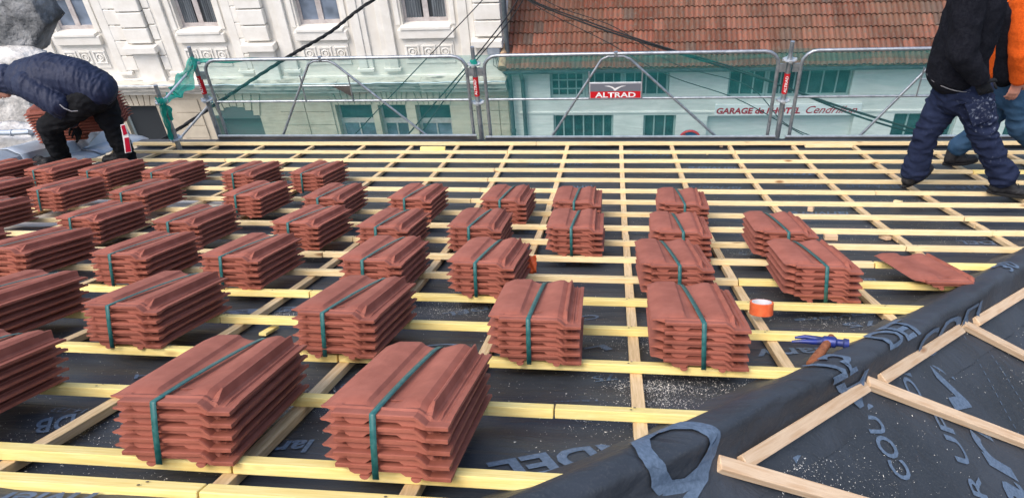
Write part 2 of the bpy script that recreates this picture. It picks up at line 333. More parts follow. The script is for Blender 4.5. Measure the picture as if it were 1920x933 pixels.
def batten(x0, x1, v, m, label, cat='batten', group='roof battens', thk=.027, wd=.038, cut=None, off=0, dv=0):
    o_ = roof(x0, v, off); L_ = x1 - x0
    b = MB(); n = max(2, int(L_ / .5)); a = 0
    vs = []
    for i in range(n + 1):
        x = L_ * i / n; wob = .004 * noise.noise(Vector((x0 + x, v * 7, 2)))
        k0 = cut if (i == n and cut) else 0
        for (yy, zz) in ((0, -thk), (0, 0), (wd, 0), (wd, -thk)):
            vs.append(Vector((x + (yy if k0 else 0), yy + wob + dv * i / n, zz + .4 * wob)))
    fs = []
    for i in range(n):
        for k in range(4): fs.append((i * 4 + k, i * 4 + (k + 1) % 4, (i + 1) * 4 + (k + 1) % 4, (i + 1) * 4 + k))
    fs += [(3, 2, 1, 0), tuple(range(n * 4, n * 4 + 4))]
    b.add(vs, fs)
    b.mi = 1
    for nx_ in NAILX:
        q = nx_ + .012 * noise.noise(Vector((nx_ * 5, v * 5, 0)))
        if x0 + .02 < q < x1 - .06 and v < 4.6:
            for yy in (.011, .027):
                c0_ = Vector((q - x0 + (yy - .02) * .6, yy, .0015)); b.add([c0_ + Vector((.0036 * math.cos(k), .0036 * math.sin(k), .0012 - .001 * 0)) for k in [a * math.pi / 4 for a in range(8)]], [tuple(range(8))])
    b.mi = 0
    o = b.build('batten', [m, nail_m], bevel=.0025); EY, EZ = eyv(v), ezv(v)
    o.matrix_world = Matrix((( 1, 0, 0, o_.x), (0, EY.y, EZ.y, o_.y), (0, EY.z, EZ.z, o_.z), (0, 0, 0, 1)))
    return tag(o, label, cat, group)
XL = {0: -4.98, 1: -4.97, 2: -5.03}
for i, v in enumerate(rows):
    xe = hipX(v) - .02 if i < 17 else hipX(v) + .0
    xs = [XL.get(i, -5.0)] + sorted(on_roof(*q)[0] for q in joints[i]) + [xe]
    for k in range(len(xs) - 1):
        yel = i >= 12 or (i in (10, 11) and k == len(xs) - 2)
        if i == 3 and k == len(xs) - 2: yel = True
        where = {1: [''], 2: ['left', 'right'], 3: ['left', 'middle', 'right']}[len(xs) - 1][k]
        batten(xs[k] + (.002 if k else 0), xs[k + 1] - .002, v + (random.uniform(-.005, .005) if i < 16 else 0), M['yellow'] if yel else M['pine'],
               f"{'yellow treated' if yel else 'pale natural'} wooden batten, {where} length of the {ordn[i]} row from the street edge",
               cut=(k == len(xs) - 2), thk=.027 if i else .032, wd=.038 if i < 16 else .040, off=0 if i else .004)
# counter battens
def counter(x0, v0, x1, v1, label):
    n = 10; P = [roof(x0 + (x1 - x0) * k / n, v0 + (v1 - v0) * k / n, -.0282) for k in range(n + 1)]; p0 = P[0]; d = (P[-1] - p0).normalized(); up = ezv((v0 + v1) / 2); s = up.cross(d).normalized(); up = d.cross(s)
    vs = []
    for p in P:
        q = p - p0; a, c = q.dot(d), q.dot(up); e = q.dot(s)
        vs += [Vector((a, e - .018, c - .025)), Vector((a, e - .018, c)), Vector((a, e + .018, c)), Vector((a, e + .018, c - .025))]
    b = MB(); b.add(vs, [(4 * k + q, 4 * k + (q + 1) % 4, 4 * (k + 1) + (q + 1) % 4, 4 * (k + 1) + q) for k in range(n) for q in range(4)] + [(3, 2, 1, 0), tuple(range(4 * n, 4 * n + 4))])
    o = b.build('counter_batten', M['rafter'], bevel=.002)
    o.matrix_world = Matrix(((d.x, s.x, up.x, p0.x), (d.y, s.y, up.y, p0.y), (d.z, s.z, up.z, p0.z), (0, 0, 0, 1)))
    tag(o, label, 'counter batten', 'counter battens running down the slope')
RX = [(-4.52, -4.52), (-4.05, -4.02), (-3.56, -3.52), (-3.03, -2.98), (-2.50, -2.42), (-2.01, -1.92), (-1.55, -1.37), (-1.02, -.83), (-.48, -.42), (.03, .07), (.50, .54), (1.03, 1.04), (1.60, 1.50), (2.13, 2.06), (2.74, 2.60), (3.30, 3.2), (3.86, 3.8), (4.42, 4.4)]
for i, (xf, xn) in enumerate(RX):
    vn = max(1.30, hipV(xn) + .03); vj = 4.37 + .37 * (i % 3)
    if vn > vj - .3: counter(xf, 7.40, xf + (xn - xf) * (7.4 - vn) / 6.1, vn, f"{ordn[i]} pine counter batten from the left roof edge, single length running under the battens"); continue
    xm = xf + (xn - xf) * (7.4 - vj) / 6.1
    counter(xf, 7.40, xm, vj + .003, f"{ordn[i]} pine counter batten from the left roof edge, piece nearer the street")
    counter(xm + .004, vj, xn, vn, f"{ordn[i]} pine counter batten from the left roof edge, piece nearer the viewer")
# timber lengths on the end face
def piece(a, c, m, label, wd=.045, th=.024, lift=.0, shift=0):
    p0, p1 = a, c; d = (p1 - p0); L_ = d.length; d.normalize(); s = nE.cross(d).normalized()
    b = MB(); b.box(0, L_, -wd / 2, wd / 2, lift, lift + th); o = b.build('timber_length', m, bevel=.002)
    o.matrix_world = Matrix(((d.x, s.x, nE.x, p0.x), (d.y, s.y, nE.y, p0.y), (d.z, s.z, nE.z, p0.z), (0, 0, 0, 1)))
    return tag(o, label, 'timber length', 'timber lengths on the membrane right of the fold')
TL = [((1392, 868), (1622, 725), 'pale wooden strip beside the fold, the nearest of the three lying along it'),
      ((1652, 712), (1800, 617), 'pale wooden strip beside the fold, the middle of the three lying along it'),
      ((1829, 604), (1990, 505), 'pale wooden strip beside the fold, the farthest of the three lying along it'),
      ((1345, 868), (1660, 957), 'pale wooden strip running down from the fold at the bottom edge of the photo'),
      ((1624, 716), (2010, 862), 'long pale wooden strip running down from the fold to the right edge, middle one'),
      ((1803, 606), (2010, 712), 'pale wooden strip running down to the right edge, farthest of the three')]
for (a, c, lb) in TL: piece(endp(*a, .0), endp(*c, .0), M['pine_pale'], lb, lift=-.012, wd=.038)

# ================================================================== TILES
TW, TLN, PITCH = .345, .435, .0385
P_X = [(-.014, .0060), (0, .0120), (.012, .0180), (.03, .0255), (.095, .0275), (.108, .0255), (.118, .0155), (.140, .0070), (.165, .0055), (.185, .0090), (.215, .0195), (.238, .0255), (.256, .0245), (.275, .0130), (.281, .0180), (.287, .0275), (.292, .0255), (.297, -.0030), (.302, -.0100), (.309, -.0115), (.312, -.0055), (.316, -.0055), (.319, -.0115), (.327, -.0125), (.331, -.0075), (.345, -.0085)]
def prof_x(x):
    P = P_X
    for (a, za), (c, zc) in zip(P, P[1:]):
        if a <= x <= c: return za + (zc - za) * (x - a) / (c - a)
    return P[-1][1]
XS = [-.014, -.006, .006, .012, .03, .045, .052, .095, .108, .118, .14, .165, .185, .2, .215, .238, .256, .268, .275, .281, .287, .292, .297, .302, .309, .312, .316, .319, .327, .331, .345]
YS = [0, .003, .024, .029, .032, .040, .046, .058, .10, .17, .24, .31, .38, .42, .431, TLN]
def front_z(x):
    if x < .260: return .0125
    if x < .288: return .0125 - (x - .260) / .028 * .0265
    return -.0140
def tile_z(x, y):
    zb = prof_x(x); zf = front_z(x); inner = .052 <= x <= .275
    if y <= .024: z = zf
    elif y <= .032: z = zf + (.0045 if inner else (zb - zf) * .3)
    elif y < .058:
        t = (y - .032) / .026
        a = zf + (-.001 if y >= .04 else .0035) if inner else zf + (zb - zf) * .3
        z = a + (zb - a) * t * t * (3 - 2 * t)
    else: z = zb
    if y > .42: z -= .003 * (y - .42) / .015
    return z
def build_tile_mesh(name, nibs=False):
    b = MB(); nx, ny = len(XS), len(YS)
    def xx(x, y):   # overlap flange starts behind the head lip
        if y < .027: return max(x, .034)
        if y < .031: return max(x, .004)
        return x
    top = []; bot = []
    for y in YS:
        for x in XS:
            X = xx(x, y); z = tile_z(X, y); th = .0125 if y < .03 else .0105
            if X < .03: th = .0055 + .005 * max(0, X) / .03
            top.append(Vector((X, y + (.0 if y > 0 else .0), z - (.002 if y == 0 else 0))))
            bot.append(Vector((X + (.006 if x < -.01 and y > .031 else 0), y + (.002 if y < .001 else 0), z - th)))
    n = nx * ny; fs = []
    for j in range(ny - 1):
        for i in range(nx - 1):
            a = j * nx + i; fs.append((a, a + 1, a + nx + 1, a + nx)); fs.append((n + a, n + a + nx, n + a + nx + 1, n + a + 1))
    for i in range(nx - 1):
        fs.append((i, n + i, n + i + 1, i + 1)); a = (ny - 1) * nx + i; fs.append((a, a + 1, n + a + 1, n + a))
    for j in range(ny - 1):
        a = j * nx; fs.append((a, a + nx, n + a + nx, n + a)); a = j * nx + nx - 1; fs.append((a, n + a, n + a + nx, a + nx))
    b.add(top + bot, fs)
    # body under the head lip, with its shallow arch
    pl = [(.058, .001), (.068, -.019), (.080, -.0252), (.116, -.0252), (.128, -.0150), (.206, -.0150), (.220, -.0252), (.252, -.0252), (.272, -.0330), (.300, -.0345), (.336, -.0335), (.336, -.0250), (.290, -.0240), (.258, .001)]
    b.prism([Vector((x, .0125, z)) for x, z in pl], (0, .026, 0))
    # under body towards the tail so the stack reads solid from the side
    b.prism([Vector((x, .033, z)) for x, z in [(.075, .012), (.085, -.003), (.26, -.003), (.27, .004)]], (0, .385, 0))
    for cx_ in ((.110, .250) if nibs else ()):   # hanging nibs under the head
        pts = [(cx_ + .014 * math.cos(t), .006, -.0250 - .0125 * math.sin(t)) for t in [0, .5, 1.05, 1.57, 2.1, 2.64, 3.14]]
        b.prism([Vector(p) for p in pts], (0, .02, 0))
    b.prism([Vector((.150, .075, .0093)), Vector((.198, .075, .0125)), Vector((.198, .079, .0128)), Vector((.150, .079, .0096))], (0, 0, .0015))
    b.v = [((x + .014) * .286 / .359, y * 1.15, z * .73) for x, y, z in b.v]
    me = b.mesh(name, M['tile'], smooth=20)
    for p in me.polygons:
        if p.center.y < .045 or abs(p.normal.z) < .3: p.use_smooth = False
    return me
tile_me = build_tile_mesh('tile')
tile_nib = build_tile_mesh('tile_with_nibs', True)
def pxs(x): return prof_x(x * .359 / .286 - .014) * .73
TW, TLN, PITCH = .286, .500, .0282
SEAT = .035
def strap_mesh(name, n, sx, ex):
    b = MB(); w = .0070; zt = (n - 1) * PITCH
    pts = [(sx + .003, -.003, -.019), (sx + .001, -.0045, zt * .5), (sx, -.003, zt + .0075), (sx, -.001, zt + .0108)]
    for k in range(1, 10):
        t = k / 10; y = TLN * t; x = sx + (ex - sx) * t; pts.append((x, y, zt + max(pxs(x) + .0012, .0115 + .005 * math.sin(t * math.pi)) if y > .05 else zt + .0130))
    pts += [(ex, TLN + .001, zt + pxs(ex) + .001), (ex, TLN + .003, zt), (ex, TLN + .002, -.01)]
    vs = []
    for p in pts: vs += [Vector((p[0] - w, p[1], p[2])), Vector((p[0] + w, p[1], p[2]))]
    b.add(vs, [(2 * i, 2 * i + 1, 2 * i + 3, 2 * i + 2) for i in range(len(pts) - 1)])
    return b.mesh(name, M['strap'], smooth=60, fix=False)
straps = [strap_mesh('strap', 5, [.120, .128, .150, .118][k], [.165, .150, .118, .150][k]) for k in range(4)]
for s_ in straps:   # give the straps thickness
    bm = bmesh.new(); bm.from_mesh(s_); bmesh.ops.solidify(bm, geom=bm.faces[:], thickness=.0012); bm.to_mesh(s_); bm.free()

def bundle_matrix(x, v, off, ang, yawx=0):
    "origin of the head-left corner of the bottom tile, heading ang (deg) clockwise in the roof plane"
    c, s = math.cos(R(ang)), math.sin(R(ang)); EY = (roof(0, v + .45) - roof(0, v)).normalized(); EZ = EX.cross(EY)
    ax = EX * c - EY * s; ay = EX * s + EY * c
    o = roof(x, v, off)
    return Matrix(((ax.x, ay.x, EZ.x, o.x), (ax.y, ay.y, EZ.y, o.y), (ax.z, ay.z, EZ.z, o.z), (0, 0, 0, 1)))
proto = None
def bundle(x, v, ang, label, n=5, si=0, strap=True):
    global proto
    root = empty('tile_bundle', label=label, cat='tile bundle', group='strapped bundles of roof tiles')
    root.matrix_world = bundle_matrix(x, v, .0, ang)
    for k in range(n):
        t = bpy.data.objects.new('tile', tile_me if k else tile_nib); col.objects.link(t); t.parent = root
        t.location = (random.uniform(-.004, .004) if k < n - 1 else 0, random.uniform(-.004, .004) if k < n - 1 else 0, .0225 + k * PITCH); t.rotation_euler = (0, 0, R(random.uniform(-.5, .5)))
    if strap:
        s = bpy.data.objects.new('strap', straps[si]); col.objects.link(s); s.parent = root; s.location = (0, 0, .0227)
    return root
# front right top corner of each bundle (px), heading in degrees, strap variant
BD = [
 ('front', [(-150, 752, -3, 1, None), (430, 772, -3.8, 0, None), (840.5, 800, .5, 1, None)]),
 ('second', [(None, None, 0, 0, (165, 517)), (293, 586, -1.5, 0, None), (701, 601, .5, 0, None), (1089, 612, -1.8, 1, None), (1410, 621, .5, 2, None)]),
 ('third', [(None, None, 1, 0, (21, 434)), (46, 476, 1, 0, None), (274, 486, -2, 0, None), (483, 491, -.8, 0, None), (752.5, 498, -.5, 0, None), (963, 504, 1.5, 1, None), (1340.5, 508, -1.8, 2, None), (1620, 511, 1.5, 2, None)]),
 ('fourth', [(None, None, 0, 0, (66, 374)), (184, 416, -1.5, 0, None), (370, 424, -1.3, 0, None), (596, 426, 1.5, 0, None), (764, 434, -.4, 0, None), (940, 434, -.8, 0, None), (1131, 436, -.4, 1, None), (1336, 444, 1.2, 2, None), (1535, 444, 1, 2, None)]),
 ('fifth', [(None, None, 0, 0, (70, 336)), (112.5, 362.5, 1, 0, None), (271, 367.5, -.5, 0, None), (487, 372.5, 1, 0, None), (644, 377.5, -1, 0, None), (807.5, 379, .2, 0, None), (986, 382.5, .6, 1, None), (1127, 386, -.8, 1, None), (1330, 390, 1.5, 2, None)]),
 ('sixth', [(None, None, 3, 0, (69, 302)), (97.5, 324.5, 3, 0, None), (199, 326, 4, 0, None), (321, 329, 3, 0, None), (475, 331, 2, 0, None), (605, 331, 2.5, 0, None)])]
extra = {('front', 1): 'large, cut by nothing, with orange-brown worn head edges', }
for row, lst in BD:
    for i, (px, py, ang, si, c) in enumerate(lst):
        H = 4 * PITCH + .0125
        if c:
            x, v = on_roof(c[0], c[1], H + .006); x -= TLN * math.sin(R(ang)); v -= TLN * math.cos(R(ang))
        else: x, v = on_roof(px, py, H)
        x -= TW * math.cos(R(ang)); v += TW * math.sin(R(ang))
        nth = ordn[i]; cnt = len(lst)
        side_ = 'leftmost' if i == 0 else ('rightmost' if i == cnt - 1 else nth + ' from the left')
        rw = 'row nearest the camera' if row == 'front' else (row + ' row from the camera') if row != 'sixth' else 'farthest row'
        bundle(x, v, ang, f"banded red clay tile bundle, {side_} in the {rw}", si=si)
print('bundles placed')
# loose tile by the fold
lt = empty('roof_tile', label='single loose red clay tile lying on yellow battens beside the dark fold', cat='roof tile')
(x, v), (x2, v2) = on_roof(1722, 529, .03), on_roof(1645, 481, .03)
lt.matrix_world = bundle_matrix(x, v, .0, math.degrees(math.atan2(x2 - x, v2 - v)))
t = bpy.data.objects.new('tile', tile_nib); col.objects.link(t); t.parent = lt; t.location = (0, 0, .0225)

# ---- tape rolls, hammer, offcuts
def tape(px, py, label):
    x, v = on_roof(px, py, 0); o = empty('tape_roll', roof(x, v, 0), label, 'tape roll')
    o.rotation_euler = (-th(v), 0, 0); R0, R1, h = .043, .036, .046
    def ring(ra, rb, z0, z1, n=40):
        b = MB(); vs = []
        for k in range(n):
            c, s = math.cos(2 * math.pi * k / n), math.sin(2 * math.pi * k / n)
            vs += [(ra * c, ra * s, z0), (ra * c, ra * s, z1), (rb * c, rb * s, z1), (rb * c, rb * s, z0)]
        b.add(vs, [(4 * k + q, 4 * k + (q + 1) % 4, 4 * ((k + 1) % n) + (q + 1) % 4, 4 * ((k + 1) % n) + q) for k in range(n) for q in range(4)]); return b
    ring(R0, R1, 0, h).build('tape_winding', M['orange_tape'], o, smooth=40, bevel=.001); ring(R1 - .0005, R1 - .004, -.001, h + .001).build('cardboard_core', M['tapecore'], o, smooth=40)
    return o
tape(1427, 588, 'orange roll of tape standing on a yellow batten right of the tile bundles')
b = MB(); x, v = on_roof(996, 508, .0)
pts = [(0, 0, .0), (.035, .006, .03), (.03, .02, .055), (.0, .02, .03)]
o = empty('tape_scrap', roof(x, v, 0), 'crumpled orange strip of tape sticking out behind a tile bundle', 'tape scrap'); o.rotation_euler = (-th(v), 0, 0)
b.sheet(lambda i, j: Vector((-.025 + .05 * i / 8 + .004 * noise.noise(Vector((i, j, 0)) * .9), .006 * math.sin(i * 1.3 + j), -.01 + .085 * j / 8 + .004 * math.sin(i))), 9, 9)
so = b.build('tape', M['orange_tape'], o, smooth=60); so.modifiers.new('s', 'SOLIDIFY').thickness = .001

# hammer
hx, hv = on_roof(1545, 640, .0)
hm_o = empty('hammer', roof(hx, hv, .0), 'blue steel hammer with a worn wooden handle lying against a yellow batten', 'hammer')
EZ = ezv(hv); P_ = lambda px, py, off: (roof(*on_roof(px, py, off), off) - hm_o.location)
b = MB(); h0 = P_(1553, 640, .03); h1 = P_(1522, 684, -.012)
dirh = (h1 - h0).normalized()
b.tube([h0 - dirh * .03, h0, h0 + dirh * .05, h0 + (h1 - h0) * .6, h1, h1 + dirh * .01], [.011, .0135, .014, .0165, .018, .014], 14); b.build('handle', M['hwood'], hm_o, smooth=50)
a0 = P_(1498, 634, .035); a1 = P_(1590, 644, .03); dh = (a1 - a0).normalized()
b = MB(); b.tube([h0 - dh * .02, h0 - dh * .012, h0 + dh * .02, h0 + dh * .026, h0 + dh * .042, h0 + dh * .046, h0 + dh * .06], [.013, .018, .018, .012, .012, .0165, .0155], 16); b.build('head', M['hblue'], hm_o, smooth=40)
for sgn in (-1, 1):
    b = MB(); q = dirh * .013 * sgn
    b.tube([h0 - dh * .012, h0 - dh * .04 + q * .8, h0 - dh * .075 + q * 1.1, h0 - dh * .105 + q * 1.0 - EZ * .006], [.013, .009, .007, .004], 10); b.build('claw', M['hblue'], hm_o, smooth=50)

def offcut(px, py, lx, ly, lz, ang, m, label, off=MEMB, n=0):
    x, v = on_roof(px, py, off); b = MB(); b.box(-lx / 2, lx / 2, -ly / 2, ly / 2, 0, lz)
    o = b.build('wood_offcut', m, bevel=.002); c, s = math.cos(R(ang)), math.sin(R(ang)); EY, EZ = eyv(v), ezv(v); ax = EX * c - EY * s; ay = EX * s + EY * c; p = roof(x, v, off)
    o.matrix_world = Matrix(((ax.x, ay.x, EZ.x, p.x), (ax.y, ay.y, EZ.y, p.y), (ax.z, ay.z, EZ.z, p.z), (0, 0, 0, 1)))
    return tag(o, label, 'offcut', 'wooden offcuts on the roof')
offcut(812, 281, .235, .045, .03, 0, M['yellow'], 'short yellow offcut lying on the battens near the street edge', 0)
offcut(1553, 276, .40, .045, .03, 0, M['pine'], 'short pale offcut propped on the second batten at the street edge', 0)
offcut(1557, 449, .07, .05, .03, 5, M['pine_pale'], 'small square offcut between battens right of the tile bundles')
offcut(1659, 448, .035, .06, .02, -25, M['pine_pale'], 'small offcut against a counter batten at the centre right')
offcut(1520, 396, .035, .03, .03, 30, M['pine_pale'], 'tiny pale wood chip block alone on dark membrane')
offcut(1683, 384, .05, .03, .03, 45, M['pine'], 'rounded offcut behind the seventh batten row')
offcut(505, 622, .03, .10, .012, 4, M['yellow'], 'yellow stub of wood poking out under a batten between bundles')
offcut(1352, 276, .03, .02, .03, 4, M['pine_pale'], 'small chip block below the street edge batten')
offcut(1747, 324, .05, .03, .03, -8, M['pine'], 'small offcut beside the black boot of the man in navy')
offcut(1326, 290, .02, .02, .02, 9, M['pine'], 'brown cube of wood below the second batten')

# sawdust and splinters
rng = np.random.RandomState(3)
b = MB()
def sliver(p, n, size):
    a = rng.rand() * 6.28; t = n.orthogonal().normalized(); q = n.cross(t); d = t * math.cos(a) + q * math.sin(a); e = n.cross(d)
    size *= .68; l = size * (.5 + rng.rand() * 1.3); w = size * (.3 + .4 * rng.rand()); h = n * (.001 + .002 * rng.rand())
    b.add([p + d * l + h, p + e * w, p - d * l + h * .5, p - e * w], [(0, 1, 2, 3)])
for k in range(30000):
    v = 1.3 + 6.0 * rng.rand() ** 1.15; x = rng.uniform(-2.6, hipX(v))
    dn = noise.noise(Vector((x * 1.1, v * 1.3, 7))) + .5 * noise.noise(Vector((x * 4, v * 4, 7)))
    if rng.rand() > .24 + dn * 1.2: continue
    sliver(roof(x, v, hm(x, v) + .002), ezv(v), .0014 + .0030 * rng.rand() ** 3)
cl = [(1222, 722, .07, 240), (1240, 750, .07, 90), (1330, 712, .22, 160), (560, 745, .12, 300), (865, 575, .18, 350), (1215, 640, .10, 160), (540, 590, .12, 160), (1500, 440, .3, 200), (1800, 440, .3, 250), (150, 800, .1, 60), (1700, 375, .25, 120), (720, 480, .12, 80), (1400, 470, .15, 120), (1580, 600, .2, 150), (1330, 730, .2, 260), (1180, 790, .15, 120)]
for (px, py, sg, n) in cl:
    x0, v0 = on_roof(px, py, MEMB)
    for k in range(int(n * 3.4)):
        x, v = x0 + rng.randn() * sg * .8, v0 + rng.randn() * sg * .45
        if x < hipX(v): sliver(roof(x, v, hm(x, v) + .002), ezv(v), .0013 + .0030 * rng.rand() ** 3)
for k in range(14000):
    t, s = rng.uniform(-.6, 4.5), rng.uniform(.06, 1.9)
    if rng.rand() > .35 + noise.noise(Vector((t * 2, s * 2, 3))) * 1.3: continue
    sliver(ends(t, s, ehm(t, s) + .002), nE, .0012 + .0028 * rng.rand() ** 3)
for (px, py, sg, n) in [(1520, 870, .10, 300), (1480, 850, .06, 160), (1640, 920, .1, 120), (1430, 800, .03, 60)]:
    p0 = endp(px, py)
    for k in range(n):
        q = p0 - hA + hd * rng.randn() * sg + eperp * rng.randn() * sg * .6; t, s = q.dot(hd), q.dot(eperp)
        if s > .06: sliver(ends(t, s, ehm(t, s) + .002), nE, .0013 + .003 * rng.rand() ** 3)
tag(b.build('sawdust', M['dust'], fix=False), 'pale sawdust and splinters scattered over the dark membrane', 'sawdust', kind='stuff')

# ---- printed lettering on the membranes
def mtext(s, a, c, h, shear=.2, bold=.02, sp=1.0):
    p0 = Vector((*on_roof(*a, MEMB), 0)); p1 = Vector((*on_roof(*c, MEMB), 0)); h *= .78 + .30 * min(1, max(0, (p0.y - 1.5) / 3))
    return lettering(s, p0, p1, h, Vector((0, 0, 1)), M['print'], membrane_o, shear, bold, fn=stick, name='printed_lettering', spacing=sp)
mtext('NDEL', (1190, 820), (912, 866), .125, .0, .03)
mtext('75', (1150, 700), (1108, 704), .05, .1, .01)
mtext('CH', (320, 690), (250, 700), .05, .1, .02)
mtext('larivière', (330, 640), (200, 650), .05, .2, .02)
mtext('C', (860, 640), (790, 645), .08, .2, .01)
mtext('COUVERTURE', (1300, 480), (1040, 492), .05, .1, .02)
mtext('DEL', (1560, 505), (1500, 508), .07, .1, .03)
mtext('DEL', (1480, 620), (1440, 632), .06, .1, .02)
mtext('larivière', (1870, 512), (1780, 512), .05, .1, .02)
mtext('lari', (590, 822), (505, 826), .085, .2, .03)
mtext('DB', (565, 570), (425, 580), .08, 0, .03)
mtext('larivière', (640, 568), (490, 578), .035, .2, .01)
mtext('DB', (143, 772), (70, 782), .12, 0, .02)
mtext('14-123', (165, 764), (105, 762), .035, .0, .005)
mtext('DEL', (912, 570), (828, 585), .055, .2, .02)
mtext('larivière', (1655, 583), (1486, 595), .04, .2, .01)
mtext('75', (1640, 598), (1575, 604), .06, 0, .01)
mtext('lariv', (1535, 650), (1410, 655), .09, .1, .02)
mtext('L', (1133, 643), (1095, 650), .06, 0, .03)
mtext('C', (1115, 585), (1085, 590), .06, 0, .01)
mtext('15cm', (1120, 745), (1040, 748), .012, 0, .0)
for (a, c, s) in [((1160, 292), (1270, 296), 'larivière'), ((830, 291), (960, 292), 'larivière'), ((620, 288), (760, 290), 'larivière'), ((1400, 326), (1540, 330), 'larivière'), ((1580, 350), (1700, 352), 'DELTAVENT'), ((1030, 355), (1110, 352), 'larivière'), ((1470, 350), (1560, 352), 'larivière'), ((1290, 352), (1390, 355), 'larivière'), ((990, 310), (1110, 310), 'COUVERTURE'), ((1760, 468), (1880, 470), 'larivière'), ((1750, 355), (1890, 352), 'larivière')]:
    mtext(s, (c[0], c[1] - 6), (a[0], a[1] - 6), .10, .2, .01)
for (s_, a, c, h) in [('larivière', (760, 712), (640, 716), .06), ('CO', (300, 760), (230, 764), .07), ('larivière', (1640, 520), (1560, 520), .05), ('COUVERTURE', (560, 300), (430, 299), .08), ('DELTA', (1010, 430), (960, 430), .08),
    ('larivière', (1500, 426), (1400, 424), .08), ('COUV', (1700, 432), (1620, 430), .09), ('DEL', (1860, 450), (1790, 448), .1), ('larivière', (1380, 312), (1290, 311), .10), ('larivière', (1650, 318), (1560, 318), .10), ('DELTA', (760, 312), (680, 312), .10),
    ('75', (1420, 470), (1380, 470), .08), ('larivière', (1590, 397), (1480, 395), .09), ('COUVERTURE', (880, 335), (750, 334), .09), ('larivière', (700, 600), (610, 602), .05)]:
    mtext(s_, a, c, h, .2, .015)
def stick_e(q):
    t = (q - hA).dot(hd); s = (q - Hc(t)).dot(eperp); return ends(t, s, ehm(t, s) + .003)
def etext(s, a, c, h, shear=.15, bold=.02):
    return lettering(s, endp(*a), endp(*c), h * .8, nE, M['print'], endm, shear, bold, fn=stick_e, name='printed_lettering')
etext('COUV', (1722, 893), (1632, 735), .10, .1, .02)
etext('DE', (1738, 745), (1704, 675), .08, .1, .015)
etext('UP', (1828, 868), (1776, 770), .085, .1, .015)
etext('R', (1862, 935), (1840, 890), .085, .1, .015)
etext('larivi', (2000, 1035), (1762, 650), .21, .35, .02)
etext('V', (1552, 842), (1505, 768), .16, 0, .04)
etext('enne', (1350, 935), (1332, 880), .035, .1, .01)
bd = MB()
for (a, c) in [((1815, 625), (1925, 820)), ((1845, 628), (1950, 790)), ((1300, 940), (1335, 855))]:
    p, q = endp(*a), endp(*c)
    for k in range(14):
        u0 = p + (q - p) * (k / 14); u1 = p + (q - p) * ((k + .55) / 14); s = nE.cross((q - p).normalized()) * .0022
        bd.add([stick_e(u0 - s), stick_e(u1 - s), stick_e(u1 + s), stick_e(u0 + s)], [(0, 1, 2, 3)])
bd.build('dashed_line', M['print'], endm, fix=False)
def stick_lap(q):
    x, v = q.x, q.y; w_ = .012 * noise.noise(Vector((x * 3, 0, 5))) + .008 * noise.noise(Vector((x * 8, 0, 5))); t = max(0, (LAPV(x) + w_ - v) / .62); return roof(x, v, -.011 + .010 * noise.noise(Vector((x * 2, v * 3, 1))) * min(1, t * 5) + t * .05)
for (s, a, c, h) in [('rivière', (185, 905), (-40, 905), .075), ('DEL', (490, 915), (270, 918), .10)]:
    p0 = Vector((*on_roof(*a, .01), 0)); p1 = Vector((*on_roof(*c, .01), 0))
    lettering(s, p0, p1, h * .75, Vector((0, 0, 1)), M['print'], lap, .1, .02, fn=stick_lap, name='printed_lettering')
# lettering wrapped over the fold
def hip_text(s, t0, t1, j0, j1):
    me = text_mesh('printed_lettering', s, .1, .02)
    bm = bmesh.new(); bm.from_mesh(me); bmesh.ops.triangulate(bm, faces=bm.faces); bmesh.ops.subdivide_edges(bm, edges=[e for e in bm.edges if e.calc_length() > .12], cuts=3, use_grid_fill=False); bm.to_mesh(me); bm.free()
    xs = [v.co.x for v in me.vertices]; ys = [v.co.y for v in me.vertices]; x0, x1, y1 = min(xs), max(xs), max(ys)
    for v in me.vertices:
        ft = t0 + (t1 - t0) * (v.co.x - x0) / (x1 - x0); fj = j0 + (j1 - j0) * v.co.y / y1; i = (ft + 1.0) / 8.0 * 219; j = min(max(fj, 0), len(prof) - 1.001)
        def smp(ii, jj): a, c_ = int(math.floor(ii)), int(math.floor(jj)); u_, w_ = ii - a, jj - c_; return (hipf(a, c_) * (1 - u_) + hipf(a + 1, c_) * u_) * (1 - w_) + (hipf(a, c_ + 1) * (1 - u_) + hipf(a + 1, c_ + 1) * u_) * w_
        p = smp(i, j); n_ = (smp(i, j + .3) - p).cross(smp(i + .3, j) - p).normalized()
        if n_.dot(hup0) < 0 and j < 8: n_ = -n_
        if j >= 8 and n_.dot(eperp) < 0: n_ = -n_
        v.co = p + n_ * .005
    me.materials.clear(); me.materials.append(M['print'])
    o = bpy.data.objects.new('printed_lettering', me); col.objects.link(o); o.parent = hipo
def tpx(px, py):
    v = on_roof(px, py, 0)[1]; return float(np.interp(v, _hv, _ht))
hip_text('O', tpx(1190, 870), tpx(1290, 805), 3, 12); hip_text('75', tpx(1475, 705), tpx(1530, 680), 4, 8.5); hip_text('A', tpx(1500, 700), tpx(1560, 668), 9, 12)
hip_text('DEL', tpx(1590, 650), tpx(1650, 615), 4, 8); hip_text('COLI', tpx(1650, 620), tpx(1760, 552), 8.5, 11.5); hip_text('30', tpx(1830, 515), tpx(1850, 505), 4, 7)

